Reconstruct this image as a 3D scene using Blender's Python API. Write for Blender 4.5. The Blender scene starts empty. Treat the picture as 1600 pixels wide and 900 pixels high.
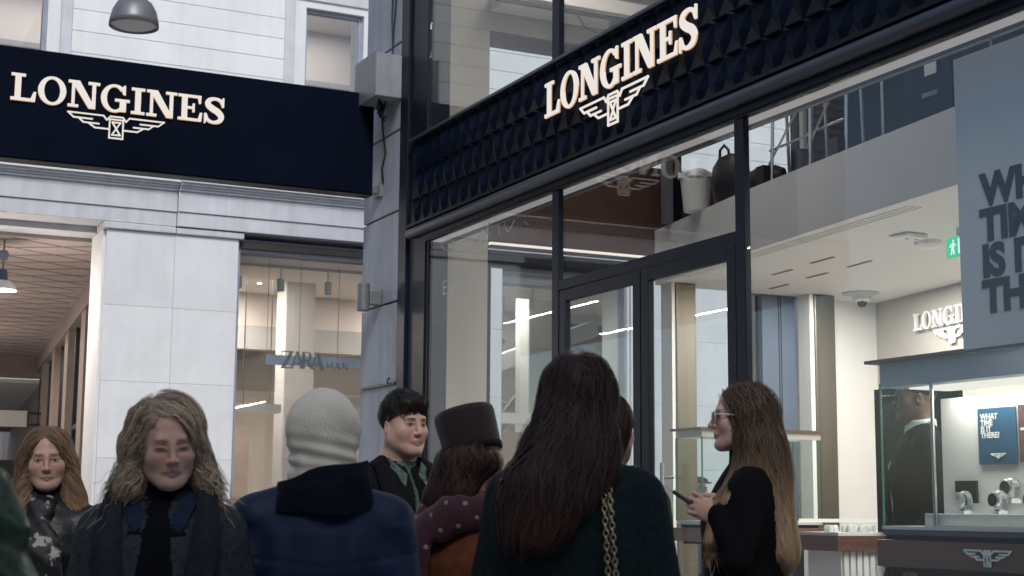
import bpy, bmesh, math, random
import numpy as np
from mathutils import Vector, Matrix, Euler
R = math.radians
S = bpy.context.scene
COL = S.collection
rng = random.Random(7)

# ------------------------------------------------------------------ camera
cam_d = bpy.data.cameras.new("camera")
cam = bpy.data.objects.new("camera", cam_d)
COL.objects.link(cam)
S.camera = cam
YAW, PITCH, ROLL, CAM_H = 0.455948, 0.144405, 0.0071191, 1.32
_F = Vector((math.sin(YAW)*math.cos(PITCH), math.cos(YAW)*math.cos(PITCH), math.sin(PITCH)))
_r = Vector((math.cos(YAW), -math.sin(YAW), 0))
_u = _r.cross(_F)
_r2 = _r*math.cos(ROLL) + _u*math.sin(ROLL)
_u2 = -_r*math.sin(ROLL) + _u*math.cos(ROLL)
cam.matrix_world = Matrix(((_r2.x, _u2.x, -_F.x, 0), (_r2.y, _u2.y, -_F.y, 0), (_r2.z, _u2.z, -_F.z, CAM_H), (0, 0, 0, 1)))
cam_d.sensor_width = 36.0
cam_d.lens = 2369.36/1600*36
cam_d.clip_start = 0.05
cam_d.clip_end = 500
cam_d.dof.use_dof = True
cam_d.dof.focus_distance = 8.0
cam_d.dof.aperture_fstop = 6.3

# ------------------------------------------------------------------ sky, sun, exposure
W = bpy.data.worlds.new("World")
S.world = W
W.use_nodes = True
nt = W.node_tree
sky = nt.nodes.new('ShaderNodeTexSky')
sky.sky_type = 'NISHITA'
sky.sun_disc = False
sky.sun_elevation = R(41)
sky.sun_rotation = R(196)
sky.dust_density = 1.6
sky.air_density = 1.0
nt.nodes['Background'].inputs['Strength'].default_value = 0.15
nt.links.new(sky.outputs[0], nt.nodes['Background'].inputs['Color'])
sun_d = bpy.data.lights.new("sun", 'SUN')
sun_d.energy = 1.5
sun_d.angle = R(12)
sun_d.color = (1.0, 0.975, 0.95)
sun = bpy.data.objects.new("sun", sun_d)
COL.objects.link(sun)
sun.rotation_euler = Vector((0.26, 0.86, -0.78)).to_track_quat('-Z', 'Y').to_euler()
S.view_settings.view_transform = 'Standard'
S.view_settings.look = 'None'
S.view_settings.gamma = 1.0
S.view_settings.use_curve_mapping = False
S.view_settings.exposure = 0.14
S.cycles.transparent_max_bounces = 40
S.cycles.max_bounces = 8
S.cycles.diffuse_bounces = 3
S.cycles.glossy_bounces = 3
S.cycles.caustics_reflective = False
S.cycles.caustics_refractive = False
S.cycles.sample_clamp_indirect = 6.0

# ------------------------------------------------------------------ helpers
class MB:
    """collects shapes; build() links them as one mesh object"""
    def __init__(s):
        s.v = []; s.f = []
    def add(s, vs, fs):
        o = len(s.v); s.v += [tuple(map(float, p)) for p in vs]; s.f += [tuple(i+o for i in q) for q in fs]; return s
    def box(s, x0, x1, y0, y1, z0, z1):
        if x0 > x1: x0, x1 = x1, x0
        if y0 > y1: y0, y1 = y1, y0
        if z0 > z1: z0, z1 = z1, z0
        v = [(x0,y0,z0),(x1,y0,z0),(x1,y1,z0),(x0,y1,z0),(x0,y0,z1),(x1,y0,z1),(x1,y1,z1),(x0,y1,z1)]
        return s.add(v, [(0,3,2,1),(4,5,6,7),(0,1,5,4),(1,2,6,5),(2,3,7,6),(3,0,4,7)])
    def bar(s, a, b, w, d=None, up=(0,0,1)):
        """rectangular bar from a to b, w across, d along 'up'"""
        d = d or w; a = Vector(a); b = Vector(b); t = (b-a).normalized(); n = t.cross(Vector(up))
        if n.length < 1e-4: n = t.cross(Vector((1,0,0)))
        n.normalize(); m = n.cross(t); vs = []
        for p in (a, b):
            for sx, sy in ((-1,-1),(1,-1),(1,1),(-1,1)): vs.append(p + n*(sx*w/2) + m*(sy*d/2))
        return s.add(vs, [(3,2,1,0),(4,5,6,7),(0,1,5,4),(1,2,6,5),(2,3,7,6),(3,0,4,7)])
    def tube(s, pts, r, n=8, cap=True):
        pts = [Vector(p) for p in pts]; rs = r if isinstance(r, (list, tuple)) else [r]*len(pts)
        o = len(s.v); pn = None
        for i, p in enumerate(pts):
            t = (pts[min(i+1, len(pts)-1)] - pts[max(i-1, 0)]).normalized()
            if pn is None:
                pn = t.cross(Vector((0,0,1)))
                if pn.length < 1e-3: pn = t.cross(Vector((1,0,0)))
            pn = (pn - t*pn.dot(t)).normalized(); m = t.cross(pn)
            for k in range(n):
                a = 2*math.pi*k/n; s.v.append(tuple(p + (pn*math.cos(a) + m*math.sin(a))*rs[i]))
        for i in range(len(pts)-1):
            for k in range(n):
                a = o+i*n+k; b = o+i*n+(k+1) % n; s.f.append((a, b, b+n, a+n))
        if cap:
            s.f.append(tuple(o+k for k in range(n))[::-1]); e = o+(len(pts)-1)*n; s.f.append(tuple(e+k for k in range(n)))
        return s
    def lathe(s, prof, c=(0,0,0), n=24, axis='z'):
        o = len(s.v); c = Vector(c)
        for r, h in prof:
            for k in range(n):
                a = 2*math.pi*k/n; x, y = r*math.cos(a), r*math.sin(a)
                p = Vector((x, y, h)) if axis == 'z' else (Vector((h, x, y)) if axis == 'x' else Vector((x, h, y)))
                s.v.append(tuple(c+p))
        for i in range(len(prof)-1):
            for k in range(n):
                a = o+i*n+k; b = o+i*n+(k+1) % n; s.f.append((a, b, b+n, a+n))
        return s
    def prism(s, poly, fn, d0, d1):
        """2-D polygon (u,w) placed by fn(u,w,depth), between two depths"""
        n = len(poly); vs = [fn(u, w, d0) for u, w in poly] + [fn(u, w, d1) for u, w in poly]
        return s.add(vs, [tuple(range(n))[::-1], tuple(range(n, 2*n))] + [(i, (i+1) % n, n+(i+1) % n, n+i) for i in range(n)])
    def loft(s, rings, close=True, caps=False):
        o = len(s.v); n = len(rings[0])
        for rg in rings: s.v += [tuple(map(float, p)) for p in rg]
        for i in range(len(rings)-1):
            for k in range(n if close else n-1):
                a = o+i*n+k; b = o+i*n+(k+1) % n; s.f.append((a, b, b+n, a+n))
        if caps:
            s.f.append(tuple(o+k for k in range(n))[::-1]); e = o+(len(rings)-1)*n; s.f.append(tuple(e+k for k in range(n)))
        return s
    def mesh(s, name, m=None, smooth=False):
        me = bpy.data.meshes.new(name); me.from_pydata(s.v, [], s.f); me.update()
        bm = bmesh.new(); bm.from_mesh(me); bmesh.ops.recalc_face_normals(bm, faces=bm.faces); bm.to_mesh(me); bm.free()
        if m: me.materials.append(m)
        if smooth: me.shade_smooth()
        return me
    def build(s, name, m=None, parent=None, smooth=False, bevel=0.0):
        o = bpy.data.objects.new(name, s.mesh(name, m, smooth)); COL.objects.link(o)
        if parent: o.parent = parent
        if bevel:
            b = o.modifiers.new('bevel', 'BEVEL'); b.width = bevel; b.segments = 2; b.limit_method = 'ANGLE'
        return o

def link(name, me, parent=None, loc=None, rot=None):
    o = bpy.data.objects.new(name, me); COL.objects.link(o)
    if parent: o.parent = parent
    if loc is not None: o.location = loc
    if rot is not None: o.rotation_euler = rot
    return o
def empty(name, loc=(0,0,0), rz=0):
    o = bpy.data.objects.new(name, None); COL.objects.link(o); o.location = loc; o.rotation_euler = (0,0,rz); o.empty_display_size = .1
    return o
def tag(o, label=None, cat=None, group=None, kind=None):
    if label: o['label'] = label
    if cat: o['category'] = cat
    if group: o['group'] = group
    if kind: o['kind'] = kind
    return o
def B(name, m, parent, *bx, bevel=0.0):
    mb = MB()
    for b in bx: mb.box(*b)
    return mb.build(name, m, parent, bevel=bevel)

# ------------------------------------------------------------------ materials
def mat(name, col, rough=.6, metal=0.0, var=.12, scale=6.0, bump=0.0, bscale=60.0, spec=.5, coat=0.0, stretch=(1,1,1), col2=None, sheen=0.0, sss=0.0):
    m = bpy.data.materials.new(name); m.use_nodes = True; t = m.node_tree; b = t.nodes['Principled BSDF']
    b.inputs['Roughness'].default_value = rough; b.inputs['Metallic'].default_value = metal
    b.inputs['Specular IOR Level'].default_value = spec; b.inputs['Coat Weight'].default_value = coat
    if sheen: b.inputs['Sheen Weight'].default_value = sheen
    if sss:
        b.inputs['Subsurface Weight'].default_value = sss; b.inputs['Subsurface Radius'].default_value = (.012, .005, .003); b.inputs['Subsurface Scale'].default_value = 1
    tc = t.nodes.new('ShaderNodeTexCoord'); mp = t.nodes.new('ShaderNodeMapping'); mp.inputs['Scale'].default_value = stretch
    t.links.new(tc.outputs['Object'], mp.inputs['Vector'])
    n = t.nodes.new('ShaderNodeTexNoise'); n.inputs['Scale'].default_value = scale; n.inputs['Detail'].default_value = 6; n.inputs['Roughness'].default_value = .62
    t.links.new(mp.outputs['Vector'], n.inputs['Vector'])
    rp = t.nodes.new('ShaderNodeValToRGB'); c = Vector(col); c2 = Vector(col2) if col2 else None
    a = [max(0, x*(1-var)) for x in col]; e = list(c2) if c2 else [min(1, x*(1+var)) for x in col]
    rp.color_ramp.elements[0].position = .32; rp.color_ramp.elements[1].position = .68
    rp.color_ramp.elements[0].color = (*a, 1); rp.color_ramp.elements[1].color = (*e, 1)
    t.links.new(n.outputs['Fac'], rp.inputs['Fac']); t.links.new(rp.outputs['Color'], b.inputs['Base Color'])
    rr = t.nodes.new('ShaderNodeMapRange'); rr.inputs['To Min'].default_value = max(.02, rough*.82); rr.inputs['To Max'].default_value = min(1, rough*1.18)
    t.links.new(n.outputs['Fac'], rr.inputs['Value']); t.links.new(rr.outputs['Result'], b.inputs['Roughness'])
    if bump:
        n2 = t.nodes.new('ShaderNodeTexNoise'); n2.inputs['Scale'].default_value = bscale; n2.inputs['Detail'].default_value = 4
        t.links.new(mp.outputs['Vector'], n2.inputs['Vector'])
        bp = t.nodes.new('ShaderNodeBump'); bp.inputs['Strength'].default_value = bump; bp.inputs['Distance'].default_value = .01
        t.links.new(n2.outputs['Fac'], bp.inputs['Height']); t.links.new(bp.outputs['Normal'], b.inputs['Normal'])
    return m
def emit(name, col, st):
    m = bpy.data.materials.new(name); m.use_nodes = True; t = m.node_tree
    e = t.nodes.new('ShaderNodeEmission'); e.inputs['Color'].default_value = (*col, 1); e.inputs['Strength'].default_value = st
    n = t.nodes.new('ShaderNodeTexNoise'); n.inputs['Scale'].default_value = 9
    rr = t.nodes.new('ShaderNodeMapRange'); rr.inputs['To Min'].default_value = st*.93; rr.inputs['To Max'].default_value = st*1.05
    t.links.new(n.outputs['Fac'], rr.inputs['Value']); t.links.new(rr.outputs['Result'], e.inputs['Strength'])
    t.links.new(e.outputs[0], t.nodes['Material Output'].inputs['Surface'])
    return m
def glass(name, tint=(.95,.97,.97), refl=1.0, ior=1.5):
    """thin window glass: clear with Fresnel reflection, faintly streaked"""
    m = bpy.data.materials.new(name); m.use_nodes = True; t = m.node_tree; t.nodes.remove(t.nodes['Principled BSDF'])
    tr = t.nodes.new('ShaderNodeBsdfTransparent'); tr.inputs['Color'].default_value = (*tint, 1)
    gl = t.nodes.new('ShaderNodeBsdfGlossy'); gl.inputs['Roughness'].default_value = .015
    lw = t.nodes.new('ShaderNodeLayerWeight'); lw.inputs['Blend'].default_value = .5
    pw = t.nodes.new('ShaderNodeMath'); pw.operation = 'POWER'; pw.inputs[1].default_value = 5
    ml = t.nodes.new('ShaderNodeMath'); ml.operation = 'MULTIPLY_ADD'; ml.inputs[1].default_value = .96*refl; ml.inputs[2].default_value = .04*refl
    mx = t.nodes.new('ShaderNodeMixShader')
    t.links.new(lw.outputs['Facing'], pw.inputs[0]); t.links.new(pw.outputs[0], ml.inputs[0]); t.links.new(ml.outputs[0], mx.inputs['Fac'])
    t.links.new(tr.outputs[0], mx.inputs[1]); t.links.new(gl.outputs[0], mx.inputs[2])
    t.links.new(mx.outputs[0], t.nodes['Material Output'].inputs['Surface'])
    return m
M = {}
def weather(m, lo=.90, hi=1.04, streak=.10):
    # slab-to-slab tone and faint vertical rain streaks
    t = m.node_tree; b = t.nodes['Principled BSDF']; src = b.inputs['Base Color'].links[0].from_socket
    oi = t.nodes.new('ShaderNodeObjectInfo'); mr = t.nodes.new('ShaderNodeMapRange'); mr.inputs['To Min'].default_value = lo; mr.inputs['To Max'].default_value = hi; t.links.new(oi.outputs['Random'], mr.inputs['Value'])
    tc = t.nodes.new('ShaderNodeTexCoord'); mp = t.nodes.new('ShaderNodeMapping'); mp.inputs['Scale'].default_value = (9,9,.5); n = t.nodes.new('ShaderNodeTexNoise'); n.inputs['Scale'].default_value = 1.0; n.inputs['Detail'].default_value = 5
    t.links.new(tc.outputs['Object'], mp.inputs['Vector']); t.links.new(mp.outputs['Vector'], n.inputs['Vector'])
    m2 = t.nodes.new('ShaderNodeMapRange'); m2.inputs['From Min'].default_value = .45; m2.inputs['From Max'].default_value = .75; m2.inputs['To Min'].default_value = 1; m2.inputs['To Max'].default_value = 1-streak; t.links.new(n.outputs['Fac'], m2.inputs['Value'])
    mu = t.nodes.new('ShaderNodeMath'); mu.operation = 'MULTIPLY'; t.links.new(mr.outputs['Result'], mu.inputs[0]); t.links.new(m2.outputs['Result'], mu.inputs[1])
    mx = t.nodes.new('ShaderNodeMix'); mx.data_type = 'RGBA'; mx.blend_type = 'MULTIPLY'; mx.inputs['Factor'].default_value = 1; t.links.new(src, mx.inputs[6]); t.links.new(mu.outputs[0], mx.inputs[7]); t.links.new(mx.outputs[2], b.inputs['Base Color'])
    return m
M['stone_white'] = mat('white_stone', (.76,.775,.78), .7, var=.05, scale=2.2, bump=.12, bscale=90)
M['stucco'] = mat('white_stucco', (.78,.79,.795), .8, var=.05, scale=1.3, bump=.25, bscale=140)
M['cornice'] = mat('painted_cornice', (.63,.64,.68), .7, var=.07, scale=3, bump=.12, bscale=60)
M['flash'] = mat('zinc_flashing', (.30,.33,.42), .6, 0, var=.12, scale=4)
M['concrete'] = mat('column_stone', (.34,.365,.41), .75, var=.16, scale=2.6, bump=.3, bscale=45, stretch=(1,1,.5))
M['navy'] = mat('navy_metal', (.004,.006,.012), .45, 0, var=.18, scale=5, spec=.15)
M['navy_frame'] = mat('navy_frame', (.007,.012,.022), .42, 0, var=.15, scale=7, bump=.04, bscale=200, spec=.16)
M['navy_scale'] = mat('navy_scale', (.0025,.0065,.018), .6, 0, var=.3, scale=3, spec=.07)
M['signface'] = mat('sign_face', (.002,.005,.015), .7, var=.2, scale=2, spec=.05)
M['rail'] = mat('rail_metal', (.05,.058,.08), .42, .2, var=.12, scale=5)
M['cream'] = mat('cream_panel', (.42,.39,.345), .75, var=.05, scale=1.4, bump=.05)
M['white_in'] = mat('white_interior', (.74,.72,.69), .7, var=.03, scale=1.2)
M['brown'] = mat('brown_bulkhead', (.075,.034,.024), .6, var=.18, scale=4, stretch=(1,1,6))
M['brass'] = mat('brushed_brass', (.16,.14,.11), .42, .9, var=.12, scale=12, stretch=(1,1,.06))
M['steel'] = mat('brushed_steel', (.55,.56,.58), .3, 1.0, var=.08, scale=20)
M['blue_grey'] = mat('blue_grey_panel', (.065,.085,.13), .55, var=.1, scale=2)
M['dark_wall'] = mat('dark_wall', (.03,.022,.02), .6, var=.3, scale=3)
M['floor_in'] = mat('shop_floor', (.55,.53,.50), .35, var=.1, scale=3)
M['asphalt'] = mat('street_stone', (.30,.295,.29), .75, var=.2, scale=3, bump=.4, bscale=30)
M['paver'] = mat('paver_stone', (.38,.375,.365), .7, var=.15, scale=4, bump=.3, bscale=50)
M['black'] = mat('black_plastic', (.012,.012,.014), .45, var=.2)
M['grey_metal'] = mat('grey_metal', (.20,.21,.22), .45, .4, var=.12, scale=10)
M['white_plastic'] = mat('white_plastic', (.72,.72,.70), .4, var=.04, scale=8)
M['wood'] = mat('walnut', (.11,.050,.027), .42, var=.35, scale=5, stretch=(1,.08,8), bump=.05)
M['wood_l'] = mat('light_walnut', (.19,.095,.058), .42, var=.25, scale=5, stretch=(.1,.1,8), bump=.05)
M['lettersE'] = emit('lit_letter', (1.0,.93,.86), .78)
M['letter_edge'] = emit('lit_letter_edge', (1.0,.55,.24), .55)
M['white_letter'] = mat('white_letter', (.8,.8,.78), .4, var=.02)
M['warm'] = emit('warm_led', (1.0,.80,.52), 5.0)
M['lamp'] = emit('lamp_white', (1.0,.92,.80), 3.0)
M['ledstrip'] = emit('led_strip', (1.0,.90,.80), 1.0)
M['profile'] = emit('glowing_lining', (1.0,.90,.88), .30)  # glow put into the soffit lining, which is no lamp
M['yellow_led'] = emit('yellow_led', (1.0,.75,.08), 1.2)
M['purple_led'] = emit('blue_led', (.10,.13,1.0), 1.0)
M['glass'] = glass('shop_glass', (.95,.97,.97), 1.0)
M['glass_case'] = glass('case_glass', (.955,.98,.97), .22)
M['glass_edge'] = mat('glass_edge', (.05,.20,.15), .2, var=.1)
M['zara_in'] = mat('pale_plaster', (.68,.63,.60), .8, var=.04, scale=1)
M['zara_beam'] = mat('grey_plaster', (.42,.42,.42), .8, var=.05, scale=1)
M['tan'] = mat('tan_stone', (.26,.21,.19), .7, var=.15, scale=3, bump=.1)
M['soffit'] = mat('soffit_panel', (.42,.37,.36), .8, var=.08, scale=2)
M['lattice'] = mat('red_brown_joint', (.22,.07,.045), .8, var=.15)
M['green_sign'] = emit('green_sign', (.06,.75,.42), .75)
M['sign_white'] = emit('sign_white', (.85,1,.92), .9)
M['poster_blue'] = mat('poster_blue', (.012,.075,.15), .5, var=.12, scale=5)
M['poster_dark'] = mat('poster_dark', (.05,.04,.06), .5, var=.6, scale=14, col2=(.22,.09,.06))
M['brace'] = mat('dark_steel', (.07,.075,.085), .5, .3, var=.1)
M['red_picture'] = mat('red_dark_picture', (.03,.022,.04), .4, var=.6, scale=3.5, col2=(.26,.045,.05)); M['picture_light'] = mat('pale_blue_patch', (.25,.34,.45), .5)

weather(M['stone_white'], .95, 1.03, .05); weather(M['stucco'], .97, 1.02, .05); weather(M['concrete'], .90, 1.06, .18); weather(M['cornice'], .95, 1.03, .14); weather(M['navy_scale'], .7, 1.3, .2)
# interior lamps: area lights for the rooms, some with no fitting modelled
def area(name, loc, sx, sy, e, col=(1,.95,.90), rot=(0,0,0)):
    l = bpy.data.lights.new(name, 'AREA'); l.shape = 'RECTANGLE'; l.size = sx; l.size_y = sy; l.energy = e; l.color = col
    o = bpy.data.objects.new(name, l); COL.objects.link(o); o.location = loc; o.rotation_euler = rot
    return o
# ================================================================== GROUND
g = MB(); g.add([(-60,-40,0),(60,-40,0),(60,90,0),(-60,90,0)], [(0,1,2,3)])
tag(g.build('ground', M['asphalt']), kind='structure')
pv = MB()
for i in range(-3, 9):
    for j in range(-2, 14):
        if i*.6+.57 > 4.45: continue
        pv.box(i*.6, i*.6+.592, j*.9-(i % 2)*.45, j*.9+.892-(i % 2)*.45, .001, .012)
tag(pv.build('paved_street', M['paver']), 'pale stone paving slabs of the lane', None, kind='stuff')

# ================================================================== WATCH SHOP (right)
XF = 4.60
shop = empty('watch_shop', (6.5, 7.5, 0))
SI = Matrix.Translation((-6.5, -7.5, 0))
class _P:                                      # parts are built in world coordinates under the shop's root
    pass
def sh(o): o.matrix_parent_inverse = SI; return o
def SB(name, m, *bx, bevel=0.0):
    return sh(B(name, m, shop, *bx, bevel=bevel))
tag(shop, 'corner watch shop with dark navy metal front, tall glass panes and double door', 'shop')
# pilaster beside the corner column, stepped metal
SB('jamb', M['navy_frame'], (4.60,4.80,10.95,11.30,0,6.6), (4.575,4.80,11.30,11.47,0,6.6), bevel=.006)
SB('jamb_trim', M['navy'], (4.61,4.65,10.90,10.948,0,3.41))
# mullions
SB('mullion', M['navy_frame'], (4.60,4.638,8.69,8.785,0,3.41), bevel=.004)
SB('mullion', M['navy_frame'], (4.60,4.638,6.575,6.665,0,3.41), bevel=.004)
SB('mullion', M['navy_frame'], (4.60,4.638,2.9,3.05,0,3.41), bevel=.004)
SB('upper_mullion', M['navy_frame'], (4.60,4.64,8.69,8.79,4.30,6.3))
SB('upper_mullion', M['navy_frame'], (4.60,4.64,6.38,6.48,4.30,6.3))
SB('upper_mullion', M['navy_frame'], (4.60,4.72,3.9,4.03,4.30,6.3))
SB('transom', M['navy_frame'], (4.602,4.642,6.667,8.688,2.737,2.802))
SB('beam', M['navy_frame'], (4.595,4.64,2.0,10.948,3.412,3.50))
SB('beam_lip', M['navy'], (4.588,4.594,2.0,10.94,3.425,3.432))
SB('sill', M['navy'], (4.60,4.75,8.79,10.9,0,.12)); SB('sill', M['navy'], (4.60,4.75,3.06,6.53,0,.12))
# pale soffit lining behind the glass top, its lit look painted as emission
SB('glow_lining', M['profile'], (4.642,4.735,2.2,10.94,3.414,3.43))
SB('lining_edge', M['rail'], (4.737,4.75,2.2,10.94,3.395,3.45)); SB('ceiling_edge', M['brown'], (4.752,4.78,2.2,10.94,3.40,4.28))
# front panes
def pane(y0, y1, z0, z1, x=4.618, n='glass_pane', m='glass'):
    return SB(n, M[m], (x, x+.010, y0, y1, z0, z1))
pane(8.787, 10.946, .12, 3.41); pane(6.667, 8.688, 2.804, 3.41); pane(3.052, 6.573, .12, 3.41)
pane(8.792, 10.946, 4.31, 6.3, n='upper_pane'); pane(6.482, 8.688, 4.31, 6.3, n='upper_pane'); pane(4.032, 6.348, 4.31, 6.3, n='upper_pane')
SB('upper_beam', M['navy_frame'], (4.58,4.80,2.0,10.948,6.3,6.62))
SB('upper_wall', M['stucco'], (4.55,4.9,1.0,12.3,6.62,11.5))
# double door
def leaf(y0, y1, hy):
    d = SB('door', M['navy_frame'], (4.603,4.643,y0,y0+.085,.02,2.73), (4.603,4.643,y1-.085,y1,.02,2.73), (4.603,4.643,y0+.085,y1-.085,2.655,2.73), (4.603,4.643,y0+.085,y1-.085,.02,.22), bevel=.003)
    p = MB().box(4.618,4.628,y0+.085,y1-.085,.22,2.655).build('glass_pane', M['glass'], d)
    h = MB().tube([(4.545,hy,.75),(4.545,hy,1.58)], .012, 10).tube([(4.545,hy,.85),(4.62,hy,.85)], .008, 8).tube([(4.545,hy,1.50),(4.62,hy,1.50)], .008, 8).build('handle', M['grey_metal'], d, smooth=True)
leaf(6.672, 7.652, 7.335); leaf(7.664, 8.684, 8.0)

# corner column of stacked stone blocks
cz = [0, .78, 1.55, 2.322, 3.0, 3.755, 4.445, 5.2, 6.0, 6.8]
for a, b in zip(cz, cz[1:]):
    SB('stone_block', M['concrete'], (4.58, 5.2, 11.48, 12.30, a+.009, b-.009), bevel=.006)
SB('joint', M['navy'], (4.60, 5.15, 11.50, 12.28, .0, 6.8))
# small iron strap hook on the joint, thin cables up the column
mb = MB()
mb.tube([(4.57,11.62,2.325),(4.555,11.60,2.335),(4.552,11.585,2.36),(4.56,11.575,2.375),(4.57,11.585,2.36)], .006, 6)
mb.box(4.565,4.579,11.48,12.25,2.316,2.330)
sh(mb.build('iron_strap', M['black'], shop))
cab = MB()
for k, (y, dy) in enumerate(((11.62,.03),(11.66,-.02))):
    cab.tube([(4.568, y+dy*math.sin(i*.9+k), 5.0+i*.12) for i in range(15)], .007, 6)
cab.tube([(4.56,11.6,4.98),(4.50,11.55,4.78),(4.49,11.62,4.66),(4.52,11.75,4.62),(4.55,11.8,4.5),(4.57,11.78,4.3),(4.57,11.86,4.18),(4.575,11.83,4.05)], .009, 6)
sh(cab.build('cable', M['black'], shop, smooth=True))

# ---- back side of the corner shop: cream return, bulkhead, glass to the far street
SB('cream_wall', M['cream'], (4.76,5.385,11.45,11.62,0,6.3))
SB('bulkhead', M['brown'], (5.387,8.70,11.46,11.64,3.56,4.372))
SB('bulkhead_light', M['ledstrip'], (5.387,7.02,11.40,11.44,3.525,3.548))
SB('bulkhead_trim', M['rail'], (5.387,7.02,11.39,11.46,3.50,3.522))
SB('back_frame', M['navy'], (5.387,8.18,11.50,11.60,3.36,3.50))
for x in (5.40, 7.30): SB('back_mullion', M['navy'], (x,x+.05,11.52,11.60,0,3.36))
SB('back_pane', M['glass'], (5.45,7.30,11.555,11.565,0,3.36)); SB('back_pane', M['glass'], (7.35,8.18,11.555,11.565,0,3.36))
SB('upper_back_frame', M['navy'], (5.387,8.70,11.50,11.60,5.31,5.41), (8.66,8.70,11.50,11.60,4.375,5.31))
SB('upper_back_pane', M['glass'], (5.39,8.66,11.555,11.565,4.375,5.31))
SB('upper_back_wall', M['cream'], (5.387,11,11.46,11.64,5.412,6.3))
SB('upper_ceiling', M['white_in'], (4.79,11.5,1.5,11.455,6.22,6.30))
SB('cove', M['white_in'], (5.387,11,11.0,11.455,5.585,5.70))
# brass clad columns inside
for x0, x1, xe in ((7.10,7.305,7.065), (8.60,8.83,8.555)):
    SB('brass_column', M['brass'], (x0,x1,11.20,11.42,0,3.298), bevel=.01)
    SB('column_edge', M['white_in'], (xe,x0-.002,11.22,11.40,0,3.298))
dr = SB('service_door', M['blue_grey'], (8.18,8.36,11.44,11.50,0,3.297), (8.372,8.385,11.44,11.50,0,3.297), (8.397,8.553,11.44,11.50,0,3.297))
SB('service_door_gap', M['navy'], (8.18,8.553,11.505,11.55,0,3.297))
SB('corner_wall', M['white_in'], (8.832,9.56,11.44,11.6,0,3.298))
# long side wall, slightly skewed, with the lit sign
def skew(t): return (9.54-.17*t, 11.62-t)
mb = MB(); a = skew(0); b = skew(9.5)
mb.add([(a[0],a[1],0),(b[0],b[1],0),(b[0]+.2,b[1],0),(a[0]+.2,a[1],0),(a[0],a[1],3.298),(b[0],b[1],3.298),(b[0]+.2,b[1],3.298),(a[0]+.2,a[1],3.298)],[(0,3,2,1),(4,5,6,7),(0,1,5,4),(1,2,6,5),(2,3,7,6),(3,0,4,7)])
sh(mb.build('side_wall', M['cream'], shop))
SB('near_wall', M['cream'], (4.76,8.6,1.8,2.0,0,6.2))
# mezzanine slab: white fascia and lit ceiling underneath
mb = MB(); poly = [(7.03,11.44),(6.735,9.578),(6.564,8.127),(6.443,6.993),(6.10,4.2),(5.85,2.01),(9.9,2.01),(11,11.44)]
n = len(poly)
mb.add([(x,y,3.30) for x,y in poly]+[(x,y,3.79) for x,y in poly], [tuple(range(n)),tuple(range(n,2*n))]+[(i,(i+1)%n,n+(i+1)%n,n+i) for i in range(n)])
sh(mb.build('mezzanine', M['white_in'], shop))
SB('mezzanine_back_wall', M['dark_wall'], (8.704,11,11.46,11.64,3.79,5.41))
SB('mezzanine_post', M['white_in'], (8.66,8.702,11.40,11.455,3.79,5.41))
SB('dark_partition', M['dark_wall'], (9.2,9.3,5.0,11.40,3.792,6.2))
# slatted shutter on the dark wall of the mezzanine
for k in range(16):
    o = MB().bar((8.80,11.43,4.0+k*.085),(10.6,11.43,4.0+k*.085),.02,.045,up=(0,.5,1)).build('shutter_slat', M['blue_grey'], shop); sh(o)
tag(B('shop_floor', M['floor_in'], None, (4.70,9.6,2.0,11.44,.002,.15)), kind='structure')
# ceiling details
for (x0,y0,x1,y1) in ((7.493,9.797,7.458,9.457),(8.052,11.133,8.028,10.831),(7.878,9.81,7.833,9.465),(7.946,10.447,7.922,10.135),(7.582,10.443,7.557,10.139),(7.15,10.44,7.12,10.14),(7.62,11.13,7.60,10.83)):
    o = MB().bar((x0,y0,3.2985),(x1,y1,3.2985),.03,.006).build('ceiling_slot', M['lattice'], shop); sh(o)
for k in range(3):
    o = MB().bar((6.93+k*.05,10.9,3.2988),(6.62+k*.05,7.6,3.2988),.006,.004).build('ceiling_joint', M['zara_beam'], shop); sh(o)
area('shop_light', (8.45,9.5,3.285), .05, 2.6, 110); area('shop_light', (7.05,9.6,3.285), .04, 2.0, 45)
area('shop_light', (6.6,5.0,3.285), .05, 2.6, 130)
area('upper_light', (6.2,8.5,6.18), .08, 5.0, 18, (1,.90,.82))
area('entrance_light', (5.6,9.6,6.0), .08, 2.6, 20, (1,.90,.82))
# ================================================================== LETTERING
def catmull(p, n=10):
    out = []
    q = [p[0]] + list(p) + [p[-1]]
    for i in range(1, len(q)-2):
        for k in range(n):
            t = k/n; a, b, c, d = (np.array(q[i+j], float) for j in (-1,0,1,2))
            out.append(.5*((2*b)+(-a+c)*t+(2*a-5*b+4*c-d)*t*t+(-a+3*b-3*c+d)*t**3))
    out.append(np.array(p[-1], float)); return out
def stroke(path):
    """[(u,w,width)...] -> list of quads"""
    L = []; Rr = []
    for i, p in enumerate(path):
        a = path[max(i-1,0)]; b = path[min(i+1,len(path)-1)]; t = np.array(b[:2])-np.array(a[:2]); t = t/(np.hypot(*t)+1e-9); nrm = np.array((-t[1], t[0]))
        L.append(np.array(p[:2])+nrm*p[2]/2); Rr.append(np.array(p[:2])-nrm*p[2]/2)
    return L, Rr
def rect(u0, u1, w0, w1): return [(u0,w0),(u1,w0),(u1,w1),(u0,w1)]
def arcs(cx, cy, rx, ry, ix, iy, a0, a1, n=40):
    o = []; i_ = []
    for k in range(n+1):
        a = R(a0+(a1-a0)*k/n); o.append((cx+rx*math.cos(a), cy+ry*math.sin(a))); i_.append((cx+ix*math.cos(a), cy+iy*math.sin(a)))
    return o, i_
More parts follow.
